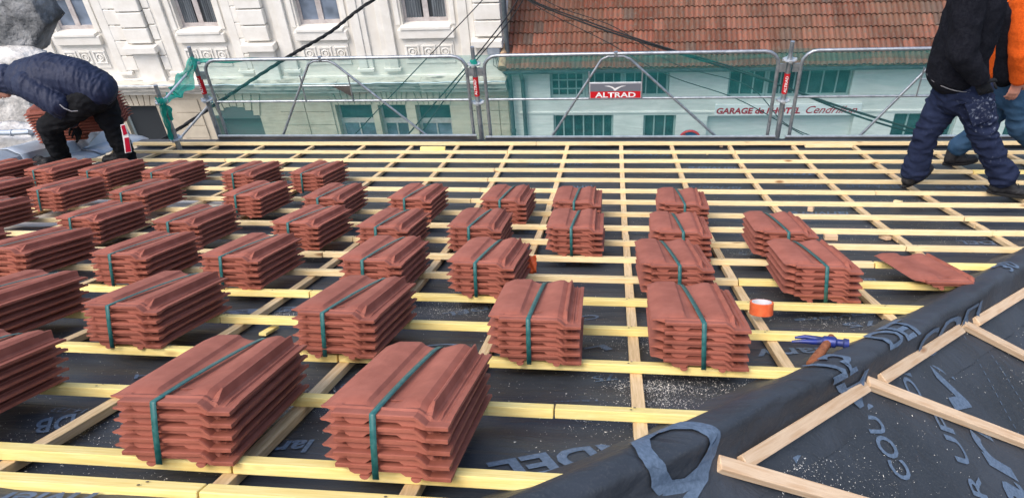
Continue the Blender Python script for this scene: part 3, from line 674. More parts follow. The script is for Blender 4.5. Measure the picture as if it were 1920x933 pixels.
# ================================================================== SCAFFOLD
YR = 6.70
sc_z = on_y(893, 262, YR).z
def std_post(px_b, px_t, py_t, Y, label, red=True, py_b=262):
    p = on_y(px_b, py_b, Y); top = on_y(px_t, py_t, Y).z; x = (p.x + on_y(px_t, py_t, Y).x) / 2
    o = empty('scaffold_post', (x, Y, GZ), label, 'scaffold post', 'scaffold posts')
    b = MB(); b.tube([(0, 0, 0), (0, 0, top - GZ - .16), (0, 0, top - GZ - .155)], .0242, 14); b.tube([(0, 0, top - GZ - .17), (0, 0, top - GZ)], .019, 14); b.build('tube', M['galv'], o, smooth=40)
    for zz in (top - .17, top - .57):
        for k in range(1):
            b = MB(); b.tube([(0, 0, zz - GZ - .004), (0, 0, zz - GZ + .004)], .058, 20)
            for a in range(4): b.box(-.012 + .05 * math.cos(a * 1.57), .012 + .05 * math.cos(a * 1.57), -.012 + .05 * math.sin(a * 1.57), .012 + .05 * math.sin(a * 1.57), zz - GZ - .012, zz - GZ + .012)
            b.build('rosette', M['galv_light'], o, smooth=40)
    if red:
        b = MB(); b.tube([(0, 0, top - GZ - .50), (0, 0, top - GZ - .30)], .0262, 16); lbl = b.build('label_sleeve', M['red'], o, smooth=40)
        t_ = lettering('ALTRAD', Vector((x + .008, Y - .029, top - .485)), Vector((x + .008, Y - .029, top - .32)), .024, Vector((0, -1, 0)), M['white'], o, .1, .02, name='lettering')
    return o, x
pL, xL_ = std_post(412, 356, 88, YR, 'leftmost tall galvanised scaffold post with a red label')
pM, xM_ = std_post(903, 886, 88, YR, 'galvanised scaffold post with a red label between the two wide guardrails in the middle')
pR, xR_ = std_post(1462, 1480, 78, YR, 'galvanised scaffold post with a red label left of the walking men')
std_post(2035, 2090, 70, YR, 'scaffold post at the right end beyond the walking men')
pS, _ = std_post(330, 292, 160, YR - .55, 'short galvanised post at the left end wrapped in bright green netting', red=False)
print('posts', xL_, xM_, xR_)
zt_ = on_y(650, 109, YR - .03).z; zm_ = on_y(650, 189, YR - .03).z; zb_ = on_y(650, 258, YR - .03).z - .12
def guard(x0, x1, label, apex=None, plate=None):
    Y = YR - .03; o = empty('guardrail', (x0, Y, zb_), label, 'guardrail', 'scaffold guardrail frames'); h = zt_ - zb_; w = x1 - x0; rc = .13
    pts = [(0, 0, 0), (0, 0, h - rc)] + [(rc - rc * math.cos(a), 0, h - rc + rc * math.sin(a)) for a in (.4, .8, 1.2)] + [(rc, 0, h), (w - rc, 0, h)] + [(w - rc + rc * math.sin(a), 0, h - rc + rc * math.cos(a)) for a in (.4, .8, 1.2)] + [(w, 0, h - rc), (w, 0, 0)]
    b = MB(); b.tube(pts, .0165, 12); b.build('frame_tube', M['galv'], o, smooth=50)
    hm_ = zm_ - zb_; b = MB(); b.tube([(.0, 0, hm_), (w, 0, hm_)], .012, 10); b.build('mid_rail', M['galv'], o, smooth=50)
    c = w * .46
    pts = [(w * .2, .0, 0)] + [(c - .13, 0, h - .055), (c - .07, 0, h - .025), (c + .07, 0, h - .025), (c + .13, 0, h - .055)] + [(w * .87, 0, 0)]
    b = MB(); b.tube(pts, .0125, 10); b.build('brace', M['galv'], o, smooth=70)
    for q in (-.25, .25):
        b = MB(); b.tube([(c + q * .98, -.01, hm_ + .0), (c + q * .98, -.01, h - .055 - (abs(q) - .13) * .95)], .007, 8); b.build('stay', M['galv'], o, smooth=50)
    b = MB(); b.tube([(c - .245, -.012, hm_ + .17), (c + .245, -.012, hm_ + .17)], .005, 6); b.build('sign_rail', M['galv'], o)
    for xx, sg in ((0, -1), (w, 1)):
        b = MB(); b.box(xx + sg * .006 if sg > 0 else xx - .07, xx + .07 if sg > 0 else xx - .006, -.008, .008, h - .20, h - .12); b.build('bracket', M['galv'], o)
    b = MB(); b.tube([(c, 0, h - .018), (c, 0, h + .018)], .02, 10); b.build('collar', M['galv'], o)
    return o, c, hm_, h
g1, c1, hm1, h1 = guard(xL_ + .11, xM_ - .07, 'left guardrail frame with a broken sign plate, between the first two scaffold posts')
g2, c2, hm2, h2 = guard(xM_ + .10, xR_ - .10, 'middle guardrail frame carrying the red and white sign')
g3, c3, hm3, h3 = guard(xR_ + .10, xR_ + 2.9, 'right guardrail frame behind the walking men')
# remains of a plate on the left frame
b = MB(); b.prism([Vector((c1 + .06, -.012, hm1 + .165)), Vector((c1 + .245, -.012, hm1 + .165)), Vector((c1 + .24, -.012, hm1 + .05)), Vector((c1 + .15, -.012, hm1 + .11))], (0, .003, 0)); b.build('broken_plate', M['board'], g1)
# the sign on the middle frame (bolted on: a part of the frame)
b = MB(); b.box(c2 - .24, c2 + .24, -.016, -.012, hm2 + .01, hm2 + .165); sg = b.build('sign_plate', M['white'], g2)
b = MB(); b.box(c2 - .236, c2 + .236, -.0185, -.0165, hm2 + .014, hm2 + .082); b.build('red_band', M['red'], sg)
b = MB(); b.box(c2 - .236, c2 + .236, -.0185, -.0165, hm2 + .082, hm2 + .162); b.build('grey_band', M['grey_plate'], sg)
P0 = Vector(g2.location) + Vector((c2 - .19, -.021, hm2 + .022)); P1 = P0 + Vector((.38, 0, 0))
o = lettering('ALTRAD', P0, P1, .052, Vector((0, -1, 0)), M['white'], None, 0, .025); at(o, g2); o.parent = sg; o.matrix_parent_inverse = Matrix.Translation(g2.location).inverted()
b = MB(); cx_, cz_ = c2 + .0, hm2 + .118
bird = [(-.105, .022), (-.06, .024), (-.025, .012), (-.005, -.004), (.02, .008), (.06, .022), (.10, .022), (.055, .012), (.02, -.012), (.0, -.028), (-.012, -.026), (-.02, -.008), (-.05, .010)]
b.prism([Vector((cx_ + x, -.021, cz_ + z)) for x, z in bird], (0, .001, 0)); b.build('bird_emblem', M['white'], sg)
# toe boards
for (x0, x1, lb) in [(xL_ + .05, xM_ - .03, 'left'), (xM_ + .06, xR_ - .04, 'middle'), (xR_ + .05, xR_ + 2.95, 'right')]:
    z1 = on_y(650 if lb == 'left' else 1180, 254 if lb == 'left' else 256, YR - .10).z
    o = empty('toe_board', (x0, YR - .10, z1 - .15), f'dark metal toe board with a bright top edge below the {lb} guardrail', 'toe board', 'scaffold toe boards')
    b = MB(); b.box(0, x1 - x0, -.004, .004, 0, .143); b.build('board', M['board'], o)
    b = MB(); b.box(0, x1 - x0, -.012, .012, .1435, .155); b.build('top_edge', M['galv_light'], o)
b = MB(); b.box(xL_, xR_ + 3, YR - .42, YR - .13, zb_ - .15, zb_ - .11); tag(b.build('scaffold_deck', M['galv_light']), 'metal scaffold deck between the roof edge and the toe boards', 'scaffold deck')
# diagonal stay on the left end
b = MB(); b.tube([on_y(335, 262, YR + .1), on_y(398, 190, YR + .1)], .013, 10); b.build('diagonal', M['galv_light']); tag(bpy.data.objects['diagonal'], 'light diagonal steel tube at the left end of the scaffold', 'scaffold tube')
b = MB(); b.tube([on_y(304, 192, YR - .5), on_y(360, 128, YR)], .012, 10); o = b.build('end_rail', M['galv_light']); tag(o, 'short sloping end rail between the two leftmost posts', 'scaffold tube')

# netting
zn_t = on_y(650, 106, YR + .06).z
def netf(i, j):
    x = xL_ - .02 + (xR_ + 3.6 - xL_) * i / 239; t = j / 39; top = zn_t + .012 * noise.noise(Vector((x * 2, 0, 0))) - .035 * (x > xR_ - 3.2) * 0
    z = top - t * 1.35; return Vector((x, YR + .05 + .03 * noise.noise(Vector((x * 1.6, z * 3, 0))) + .012 * noise.noise(Vector((x * 6, z * 2, 4))) + .05 * t, z))
b = MB(); b.sheet(netf, 240, 40); nt_ = b.build('safety_net', M['net'], smooth=180, fix=False)
tag(nt_, 'sheer turquoise green debris netting hung behind the guardrails', 'safety net')
b = MB()
def hem(i, j):
    x = xM_ + .3 + (xR_ + 3.4 - xM_) * i / 199; z = zn_t - .05 - .012 * math.sin(x * 1.1) - j * .014 * (1 + .8 * noise.noise(Vector((x * 1.2, 3, 0)))); return Vector((x, YR + .10 + .01 * math.sin(j * 1.5 + x * 5), z))
b.sheet(hem, 200, 6); o = b.build('hem', net_mat('net_hem', .26, (.015, .33, .29)), nt_, smooth=180, fix=False)
b = MB(); b.sheet(lambda i, j: Vector((xL_ + (1.5) * i / 40, YR + .03 + .012 * math.sin(j * 1.8), zn_t + .012 - j * .014 * (1 - i / 55) + .008 * math.sin(i * .5))), 41, 5); b.build('bunched_edge', M['net_dense'], nt_, smooth=180, fix=False)
def rope_net(pts, wds, name='bunched_end'):
    b = MB()
    def fn(i, j):
        k = i / 8; a = min(int(k), len(pts) - 2); t = k - a; p = pts[a] * (1 - t) + pts[a + 1] * t; w = wds[a] * (1 - t) + wds[a + 1] * t
        d = (pts[a + 1] - pts[a]).normalized(); s = d.cross(Vector((0, 1, 0))).normalized(); q = (j / 9 - .5)
        return p + s * q * w * (1 + .25 * math.sin(i * .9)) + Vector((0, .02 * math.sin(j * 2.2 + i * .4), 0))
    b.sheet(fn, 8 * (len(pts) - 1) + 1, 10); return b.build(name, M['net_dense'], nt_, smooth=180, fix=False)
Yl = YR - .3
rope_net([on_y(362, 108, YR - .05), on_y(350, 150, YR - .1), on_y(325, 178, Yl), on_y(300, 196, Yl - .27)], [.05, .17, .13, .07])
rope_net([on_y(300, 184, YR - .6), on_y(306, 205, YR - .6), on_y(313, 232, YR - .6), on_y(322, 262, YR - .6)], [.10, .05, .05, .03])
rope_net([on_y(298, 190, YR - .58), on_y(318, 205, YR - .58), on_y(322, 225, YR - .58)], [.04, .04, .02])
b = MB(); b.tube([on_y(886, 112, YR), on_y(890, 120, YR)], .03, 12); b.build('tie', M['net_dense'], nt_)
exec_later = []
# ================================================================== BUILDINGS ACROSS THE STREET
YF = 17.0
def fx(px, py=50): return on_y(px, py, YF).x
def fz(px, py): return on_y(px, py, YF).z
def wall_holes(b, x0, x1, z0, z1, yf, holes, reveal=.28):
    xs = sorted({x0, x1, *[h[0] for h in holes], *[h[1] for h in holes]}); zs = sorted({z0, z1, *[h[2] for h in holes], *[h[3] for h in holes]})
    for a, c in zip(xs, xs[1:]):
        for d, e in zip(zs, zs[1:]):
            mx, mz = (a + c) / 2, (d + e) / 2
            if any(h[0] < mx < h[1] and h[2] < mz < h[3] for h in holes): continue
            b.add([(a, yf, d), (c, yf, d), (c, yf, e), (a, yf, e)], [(0, 1, 2, 3)])
    for (a, c, d, e) in holes:
        b.add([(a, yf, d), (a, yf + reveal, d), (a, yf + reveal, e), (a, yf, e), (c, yf, d), (c, yf + reveal, d), (c, yf + reveal, e), (c, yf, e)], [(0, 1, 2, 3), (4, 7, 6, 5), (0, 4, 5, 1), (3, 2, 6, 7)])
def window(par, x0, x1, z0, z1, y, fm, gm, nx=2, nz=2, fw=.06, bar=.035, curtain=False, meet=None):
    b = MB(); yy = y
    b.box(x0, x0 + fw, yy, yy + .06, z0, z1); b.box(x1 - fw, x1, yy, yy + .06, z0, z1); b.box(x0 + fw, x1 - fw, yy, yy + .06, z0, z0 + fw * 1.3); b.box(x0 + fw, x1 - fw, yy, yy + .06, z1 - fw, z1)
    for i in range(1, nx):
        x = x0 + (x1 - x0) * i / nx; w = (meet if (meet and i == nx // 2) else bar); b.box(x - w / 2, x + w / 2, yy - .003, yy + .055, z0 + fw * 1.3, z1 - fw)
    for i in range(1, nz):
        z = z0 + (z1 - z0) * i / nz; b.box(x0 + fw, x1 - fw, yy + .008, yy + .045, z - bar / 2, z + bar / 2)
    w = b.build('window', fm); at(w, par) if par.type == 'EMPTY' else None
    b = MB(); b.box(x0 + .01, x1 - .01, yy + .03, yy + .036, z0 + .01, z1 - .01); g = b.build('pane', gm); g.parent = w
    if curtain:
        for (a, c) in ((x0 + fw, x0 + (x1 - x0) * .40), (x0 + (x1 - x0) * .64, x1 - fw)):
            b = MB(); b.sheet(lambda i, j: Vector((a + (c - a) * i / 40, yy - .004 + .012 * math.sin(i * .9) + .015, z0 + .1 + (z1 - z0 - .2) * j)), 41, 2)
            q = b.build('curtain', M['curtain'], smooth=180, fix=False); q.parent = w
    return w
# ---- cream townhouse
XE = fx(945, 60); XW = -19.5
bld = empty('townhouse', (XW, YF, GZ), 'cream rendered townhouse with tall windows, moulded piers and a weathered cornice', 'building')
wins = [(103.5, 176, 53), (337, 411, 53), (560, 641, 49), (756, 842, 49)]
ZS = fz(600, 50)
W_ = [(fx(a, y), fx(c, y)) for a, c, y in wins]
wz0, wz1 = ZS, ZS + 2.3
ZC = -8.36      # underside of the cornice
gd = [(fx(226, 202), fx(284, 202) + .15, GZ + .3, fz(250, 199)), (fx(621, 199) + .1, fx(696, 199), GZ + 1.2, fz(650, 197)), (fx(708, 199), fx(760, 199), GZ + 1.2, fz(730, 197)), (fx(778, 199), fx(843, 199), GZ + 1.2, fz(810, 197))]
arc = (fx(405, 225), fx(490, 225), GZ + .2, fz(440, 222))
b = MB(); wall_holes(b, XW, XE, ZC, wz1 + 3.5, YF, [(a, c, wz0, wz1) for a, c in W_])
up = at(b.build('upper_wall', M['cream'], fix=False), bld)
b = MB(); wall_holes(b, XW, XE, GZ, ZC - .002, YF, gd + [arc], .35)
b_lo = b
b = MB(); b.box(XW, XE - .001, YF + .36, YF + 9, GZ, wz1 + 3.5); at(b.build('rear_volume', M['cream'], fix=False), bld)
b = MB(); b.prism([Vector((XW - .3, YF - .4, wz1 + 3.5)), Vector((XW - .3, YF + 4.5, wz1 + 6.5)), Vector((XW - .3, YF + 9.4, wz1 + 3.5))], (XE - XW + .6, 0, 0)); at(b.build('roof', M['zincdark']), bld)
for i, (a, c) in enumerate(W_):
    w = window(bld, a, c, wz0, wz1, YF + .17, M['frame'], M['glassm'] if i % 2 == 0 else M['dark'], nx=2, nz=3, fw=.075, bar=.045, meet=.13, curtain=(i % 2 == 1))
    w_ = c - a
    b = MB(); b.box(a - .12, c + .12, YF - .13, YF + .1, ZS - .30, ZS - .08); b.box(a - .05, c + .05, YF - .16, YF + .16, ZS - .08, ZS - .004); at(b.build('sill', M['cream2'], bevel=.012), bld)
    # moulded surround either side
    b = MB()
    for sx in (a - .17, c + .05):
        b.box(sx, sx + .12, YF - .036, YF, ZS - .004, wz1 + .3)
    for q, wq, dq in ((-.60, .14, .054), (-.42, .22, .085)):
        b.box(a + q - wq / 2 + .06, a + q + wq / 2 + .06, YF - dq, YF, ZS - 1.05, wz1 + .3); b.box(c - q - wq / 2 - .06, c - q + wq / 2 - .06, YF - dq, YF, ZS - 1.05, wz1 + .3)
    for q in (-.46, ):
        b.box(a + q - .22 + .06, a + q + .2 + .06, YF - .12, YF, ZS - 1.13, ZS - 1.052); b.box(c - q - .2 - .06, c - q + .22 - .06, YF - .12, YF, ZS - 1.13, ZS - 1.052)
    at(b.build('surround', M['cream2'], bevel=.012), bld)
    # panel of three squares with roundels
    b = MB(); zc = ZS - .66; pw = .30; b.box(a - .06, c + .06, YF - .03, YF, zc - .30, zc + .24)
    for k in range(3):
        xc = (a + c) / 2 + (k - 1) * .40
        for (u0, u1, v0, v1) in ((-.165, .165, .13, .165), (-.165, .165, -.165, -.13), (-.165, -.13, -.1299, .1299), (.13, .165, -.1299, .1299)): b.box(xc + u0, xc + u1, YF - .065, YF - .0302, zc + v0, zc + v1)
        ring_ = []
        for s_ in range(24):
            an = 2 * math.pi * s_ / 24; ring_.append(Vector((xc + .085 * math.cos(an), YF - .055, zc + .085 * math.sin(an))))
        ring_.append(ring_[0]); b.tube(ring_, .018, 8, cap=False); b.tube([(xc, YF - .03, zc), (xc, YF - .06, zc)], .045, 18)
    at(b.build('roundel_panel', M['cream2'], bevel=.004), bld)
# rusticated piers
def blocks(b, x0, x1, z0, z1, dep, course=.40, gap=.022):
    z = z0
    while z < z1 - .05:
        b.box(x0, x1, YF - dep, YF, z + gap, min(z + course, z1)); z += course
for (a, c, lo_, label) in [(fx(238, 60), fx(284, 60), True, 0), (fx(460, 60), fx(507, 60), True, 1), (fx(893, 60), XE - .03, True, 2)]:
    b = MB(); blocks(b, a, c, ZS - .30, wz1 + 3, .16, .40, .034); b.box(a - .10, c + (.10 if c < XE - .2 else .0), YF - .28, YF, ZS - .50, ZS - .33); b.box(a + .0, c, YF - .12, YF, ZS - 1.35, ZS - .503); b.box(a - .06, c + (.06 if c < XE - .2 else 0), YF - .16, YF, ZS - 1.42, ZS - 1.353)
    at(b.build('pier', M['cream2'], bevel=.015), bld)
for (a, c) in [(fx(284, 60) + .04, fx(325, 60) - .35), (fx(420, 60) + .35, fx(460, 60) - .04), (fx(210,60), fx(238,60)-.04), (fx(507, 60) + .04, fx(540, 60) - .3)]:
    if c - a > .12:
        b = MB(); blocks(b, a, c, ZS - 1.05, wz1 + 3, .075, .40, .034); at(b.build('rusticated_courses', M['cream2'], bevel=.01), bld)
# string course, cornice, zinc flashing
b = MB(); b.box(XW, XE, YF - .10, YF, ZS - 1.62, ZS - 1.43); b.box(XW, XE, YF - .05, YF, ZC + .30, ZS - 1.622)
at(b.build('string_course', M['cream2'], bevel=.012), bld)
b = MB()
for k in range(8):
    a = XW + (XE - XW) * k / 8; c = XW + (XE - XW) * (k + 1) / 8; e = .04 * (k % 2)
    b.box(a, c, YF - .30 - e, YF, ZC + .06, ZC + .20); b.box(a, c, YF - .20 - e, YF, ZC - .08, ZC + .058)
    b.box(a, c, YF - .38 - e, YF, ZC + .202, ZC + .25)
at(b.build('cornice', M['cornice'], bevel=.012), bld)
b = MB(); npt = 60
b.tube([Vector((XW + (XE - XW) * i / npt, YF - .395 - .02 * (i % 9 == 0), ZC + .262 + .025 * noise.noise(Vector((i * .7, 0, 0))))) for i in range(npt + 1)], .014, 6); at(b.build('flashing_edge', M['zinc']), bld)
# ground floor rustication with splayed joints over the openings
b = b_lo; z = GZ + .05; hs = gd + [arc]
while z < ZC - .45:
    x = XW + (.35 if int(z * 10) % 2 else 0)
    while x < XE - .1:
        x2 = min(x + .72, XE - .02)
        if not any(x < h[1] + .05 and x2 > h[0] - .05 and z + .36 > h[2] - .05 and z < h[3] + .32 for h in hs): b.box(x + .012, x2 - .012, YF - .035, YF, z + .012, z + .375)
        x = x2
    z += .387
for (a, c, d, e) in hs:
    n = 7; mid = (a + c) / 2
    for k in range(n):
        u0 = a - .02 + (c - a + .04) * k / n + .012; u1 = a - .02 + (c - a + .04) * (k + 1) / n - .012; sp = .28
        t0 = mid + (u0 - mid) * (1 + sp); t1 = mid + (u1 - mid) * (1 + sp); top = ZC - .10
        zlo = e + .03 + (0 if (a, c, d, e) != arc else .34 * (1 - ((u0 + u1 - 2 * mid) / (c - a)) ** 2))
        b.add([(u0, YF - .035, zlo), (u1, YF - .035, zlo), (t1, YF - .035, top), (t0, YF - .035, top), (u0, YF, zlo), (u1, YF, zlo), (t1, YF, top), (t0, YF, top)], [(0, 1, 2, 3), (4, 7, 6, 5), (0, 4, 5, 1), (3, 2, 6, 7), (0, 3, 7, 4), (1, 5, 6, 2)])
at(b.build('ground_floor_wall', M['stone_lo'], fix=False), bld)
# arched doorway infill, ground floor windows
b = MB(); a, c, d, e = arc; mid = (a + c) / 2; rr = (c - a) / 2
pts = [Vector((mid - rr * math.cos(t), YF - .004, e + .34 * math.sin(t))) for t in [math.pi * k / 16 for k in range(17)]]; b.add([p for p in pts], [tuple(range(17))]); b.box(a, c, YF + .2, YF + .25, d, e); at(b.build('arched_doorway', mat('dark_door', (.12, .14, .14), .7), fix=False), bld)  # one flat dark grey for the door and the arch head
for (a, c, d, e) in gd[1:]:
    w = window(bld, a, c, e - .55, e, YF + .2, M['frame'], M['gdark'], 1, 1, .05)
    w = window(bld, a, c, d, e - .55, YF + .2, M['frame'], M['glassm'], 2, 2, .07)
window(bld, gd[0][0], gd[0][1], gd[0][2], gd[0][3], YF + .12, M['gframe'], M['dark'], 1, 1, .06)
# down pipe, cables, small box
b = MB(); xp = fx(944, 60) + .02
b.tube([(xp + .06, YF - .14, GZ), (xp + .06, YF - .14, wz1 + 3.4)], .055, 12)
for zz in (-9.6, -7.6, -5.6): b.tube([(xp + .06, YF - .14, zz), (xp + .06, YF - .14, zz + .08)], .068, 12)
o = b.build('downpipe', M['zincdark'], smooth=40); tag(o, 'dark blue grey downpipe at the corner between the two buildings', 'downpipe')
b = MB(); p = on_y(926, 95, YF - .2); b.box(p.x - .16, p.x + .16, YF - .20, YF - .17, p.z - .10, p.z + .10); b.box(p.x - .14, p.x + .14, YF - .26, YF - .2001, p.z - .08, p.z + .08); b.box(p.x - .16, p.x + .16, YF - .17, YF - .12, p.z + .02, p.z + .05)
o = b.build('junction_box', M['zinc'], bevel=.006); tag(o, 'small grey junction box on the right pier of the cream building', 'junction box')
b = MB()
for q in range(3):
    b.tube([p + Vector((.02 * q, 0, -.1)), p + Vector((-.04 + .1 * q, -.03, -.35 - .1 * q)), p + Vector((.18 + .1 * q, 0, -.55)), p + Vector((.35, .05, -.35 + .1 * q))], .007, 6)
o = b.build('loose_wires', M['cable'], smooth=60); tag(o, 'thin loose wires hanging below the small grey junction box', 'wires')

# ---- garage building
XG0, XG1 = fx(957, 180), 15.0
ZE = fz(1200, 113)
gb = empty('garage_building', (XG0, YF, GZ), 'white rendered garage building with dark paned windows and a clay tile roof', 'building')
def fr(ax, ay, bx, by): p, q = on_y(ax, ay, YF), on_y(bx, by, YF); return p, q
uw = [(fx(1031, 160), fx(1255, 160), fz(1150, 186), fz(1150, 136)), (fx(1365, 160), fx(1597, 160), fz(1500, 184), fz(1500, 131))]
lw = [(fx(1038, 235), fx(1150, 235), GZ + .9, fz(1090, 216)), (fx(1206, 235), fx(1267, 235), GZ + .9, fz(1235, 216)), (fx(1672, 235), fx(1790, 235), GZ + .9, fz(1700, 213)), (fx(1885, 235), fx(1960, 235), GZ + .9, fz(1890, 215))]
gdoor = (fx(1325, 235), fx(1598, 235), GZ + .02, fz(1400, 217))
b = MB(); wall_holes(b, XG0, XG1, GZ, ZE + .1, YF, uw + lw + [gdoor], .22); at(b.build('wall', M['gwall'], fix=False), gb)
b = MB(); b.box(XG0, XG1, YF + .36, YF + 9, GZ, ZE + .1); b.add([(XG1, YF, ZE + .1), (XG1, YF + 9, ZE + .1), (XG1, YF + 4.5, ZE + 2.5)], [(0, 1, 2)]); at(b.build('rear_volume', M['gwall'], fix=False), gb)
b = MB(); b.box(gdoor[0], gdoor[1], YF + .16, YF + .2, gdoor[2], gdoor[3]); at(b.build('garage_door', mat('garage_door', (.66, .68, .68), .6)), gb)
a, c, d, e = uw[0]; W0_ = (c - a)
for (u0, u1, nx, nz) in ((0, .3, 4, 3), (.3, .62, 4, 1), (.62, 1, 4, 1)): window(gb, a + W0_ * u0, a + W0_ * u1 - .01, d, e, YF + .1, M['gframe'], M['gdark'], nx, nz, .06, .028)
a, c, d, e = uw[1]; W0_ = (c - a)
for (u0, u1, nx) in ((0, .32, 3), (.32, 1, 6)): window(gb, a + W0_ * u0, a + W0_ * u1 - .01, d, e, YF + .1, M['gframe'], M['gdark'], nx, 1, .05, .03)
for (a, c, d, e), nx in zip(lw, (6, 3, 4, 3)): window(gb, a, c, d, e, YF + .1, M['gframe'], M['gdark'], nx, 1, .05, .035)
b = MB(); b.box(XG0 + .2, XG1, YF - .03, YF, fz(1100, 212), fz(1100, 212) + .04); at(b.build('lintel_band', M['gwall']), gb)
# eaves gutter and downpipe
b = MB(); b.tube([(XG0 - .05, YF - .42, ZE - .04), (XG1, YF - .42, ZE - .04)], .075, 12); b.box(XG0 - .05, XG1, YF - .36, YF - .002, ZE - .06, ZE - .02); at(b.build('gutter', M['zincdark'], smooth=40), gb)
b = MB(); xq = fx(984, 200); b.tube([(xq, YF - .42, ZE - .05), (xq, YF - .25, ZE - .25), (xq, YF - .10, ZE - .4), (xq, YF - .10, GZ)], .05, 12); at(b.build('downpipe', M['zincdark'], smooth=40), gb)
# roof tiles: courses and ribs in real relief
RP = R(30); e0 = Vector((0, YF - .50, ZE + .03)); ru = Vector((0, math.cos(RP), math.sin(RP))); rn = Vector((0, -math.sin(RP), math.cos(RP)))
def roof_tiles():
    m = bpy.data.materials.new('old_roof_tiles'); m.use_nodes = True; nt = m.node_tree; N = nt.nodes; L = nt.links; P = N['Principled BSDF']; P.inputs['Roughness'].default_value = .85; P.inputs['Specular IOR Level'].default_value = .2
    at_ = N.new('ShaderNodeAttribute'); at_.attribute_name = 'tilecol'
    tc = N.new('ShaderNodeTexCoord'); nz = N.new('ShaderNodeTexNoise'); nz.inputs['Scale'].default_value = 14; nz.inputs['Detail'].default_value = 10; L.new(tc.outputs['Object'], nz.inputs['Vector'])
    n2 = N.new('ShaderNodeTexNoise'); n2.inputs['Scale'].default_value = .8; n2.inputs['Detail'].default_value = 6; L.new(tc.outputs['Object'], n2.inputs['Vector'])
    rp = N.new('ShaderNodeMapRange'); rp.inputs[1].default_value = .46; rp.inputs[2].default_value = .74; L.new(nz.outputs['Fac'], rp.inputs[0])
    mx = N.new('ShaderNodeMix'); mx.data_type = 'RGBA'; mx.inputs[7].default_value = (.13, .11, .09, 1); L.new(at_.outputs['Color'], mx.inputs[6]); L.new(rp.outputs[0], mx.inputs[0])
    r2 = N.new('ShaderNodeMapRange'); r2.inputs[1].default_value = .4; r2.inputs[2].default_value = .7; r2.inputs[4].default_value = .45; L.new(n2.outputs['Fac'], r2.inputs[0])
    m2 = N.new('ShaderNodeMix'); m2.data_type = 'RGBA'; m2.inputs[7].default_value = (.19, .125, .085, 1); L.new(mx.outputs[2], m2.inputs[6]); L.new(r2.outputs[0], m2.inputs[0]); L.new(m2.outputs[2], P.inputs['Base Color'])
    return m
M['rooft'] = roof_tiles()
b = MB(); tw, course = .235, .335; nC = 15; ncol = int((XG1 - XG0 + .2) / tw); cols_ = []
sub_ = [0, .08, .2, .32, .42, .5, .58, .7, .82, .92]
rib = [.0, .040, .048, .038, .004, .0, .040, .048, .038, .004]
rl = random.Random(5)
for cidx in range(nC):
    off_ = .0
    for k in range(ncol):
        dy = rl.uniform(-.012, .012); dz = rl.uniform(-.003, .003); x0 = XG0 - .1 + k * tw; vs = []
        for (s, h) in ((-.02 + dy, .052), (-.018 + dy, .040), (course + .01, .012)):
            for q in range(11):
                xx_ = x0 + tw * (sub_[q] if q < 10 else .995); rb_ = rib[q % 10] if q < 10 else .0
                p = e0 + ru * (cidx * course + s) + rn * ((h + dz if s > 0 or h > .045 else h + dz) + rb_) + Vector((xx_, 0, 0))
                vs.append(p)
        # front lip
        base = [e0 + ru * (cidx * course - .02 + dy) + rn * (.022 + rib[q % 10] * (.9 if q < 10 else 0)) + Vector((x0 + tw * (sub_[q] if q < 10 else .995), 0, 0)) for q in range(11)]
        vs = base + vs
        b.add(vs, [(r_ * 11 + q, r_ * 11 + q + 1, (r_ + 1) * 11 + q + 1, (r_ + 1) * 11 + q) for r_ in range(3) for q in range(10)])
        g = rl.random(); redness = max(0, 1 - abs((x0 - XG0) - 1.5) / 4.5) * (.4 + .6 * cidx / nC)
        g2 = g * g; c_ = [.13 + .15 * g2 + .11 * redness * rl.random(), .055 + .062 * g2 - .006 * redness, .037 + .043 * g2 - .010 * redness]
        if g > .93: c_ = [.12, .075, .06]
        cols_ += [c_] * 30
o = b.build('roof_covering', M['rooft'], smooth=50, fix=False); me = o.data
ca = me.color_attributes.new('tilecol', 'FLOAT_COLOR', 'CORNER'); arr = np.zeros((len(me.loops), 4), dtype=np.float32); arr[:, 3] = 1
arr[:, :3] = np.repeat(np.array(cols_, dtype=np.float32), 4, axis=0); ca.data.foreach_set('color', arr.ravel()); at(o, gb)
b = MB(); top = e0 + ru * (nC * course); b.add([(XG0 - .1, e0.y, e0.z - .01), (XG1, e0.y, e0.z - .01), (XG1, top.y, top.z - .01), (XG0 - .1, top.y, top.z - .01), (XG0 - .1, 2 * top.y - e0.y, e0.z), (XG1, 2 * top.y - e0.y, e0.z)], [(0, 1, 2, 3), (3, 2, 5, 4)]); at(b.build('roof_deck', M['vergetile'], fix=False), gb)
b = MB()
for k in range(15):
    s0 = k * .335; p = e0 + ru * s0 + rn * .06 + Vector((XG0 - .06, 0, 0)); q = e0 + ru * (s0 + .36) + rn * .045 + Vector((XG0 - .06, 0, 0)); b.tube([p, p + (q - p) * .9, q], [.105, .09, .085], 12)
at(b.build('verge_tiles', M['vergetile'], smooth=50), gb)
# sign
sx0, sx1, sz0, sz1 = fx(1340, 205), fx(1613, 205), fz(1470, 214), fz(1470, 194)
so_ = empty('shop_sign', (sx0, YF - .06, sz0), 'long pale sign with dark red lettering on the garage wall', 'sign')
b = MB(); b.box(0, sx1 - sx0, 0, .05, 0, sz1 - sz0); b.build('board', M['sign'], so_)
lettering("GARAGE de l'HOTEL", Vector((fx(1343, 205), YF - .065, sz0 + .055)), Vector((fx(1500, 205), YF - .065, sz0 + .055)), .16, Vector((0, -1, 0)), M['signred'], so_, .15, .045)
lettering("Cendrillon", Vector((fx(1510, 205), YF - .065, sz0 + .055)), Vector((fx(1606, 205), YF - .065, sz0 + .055)), .19, Vector((0, -1, 0)), M['signred'], so_, .45, .008)
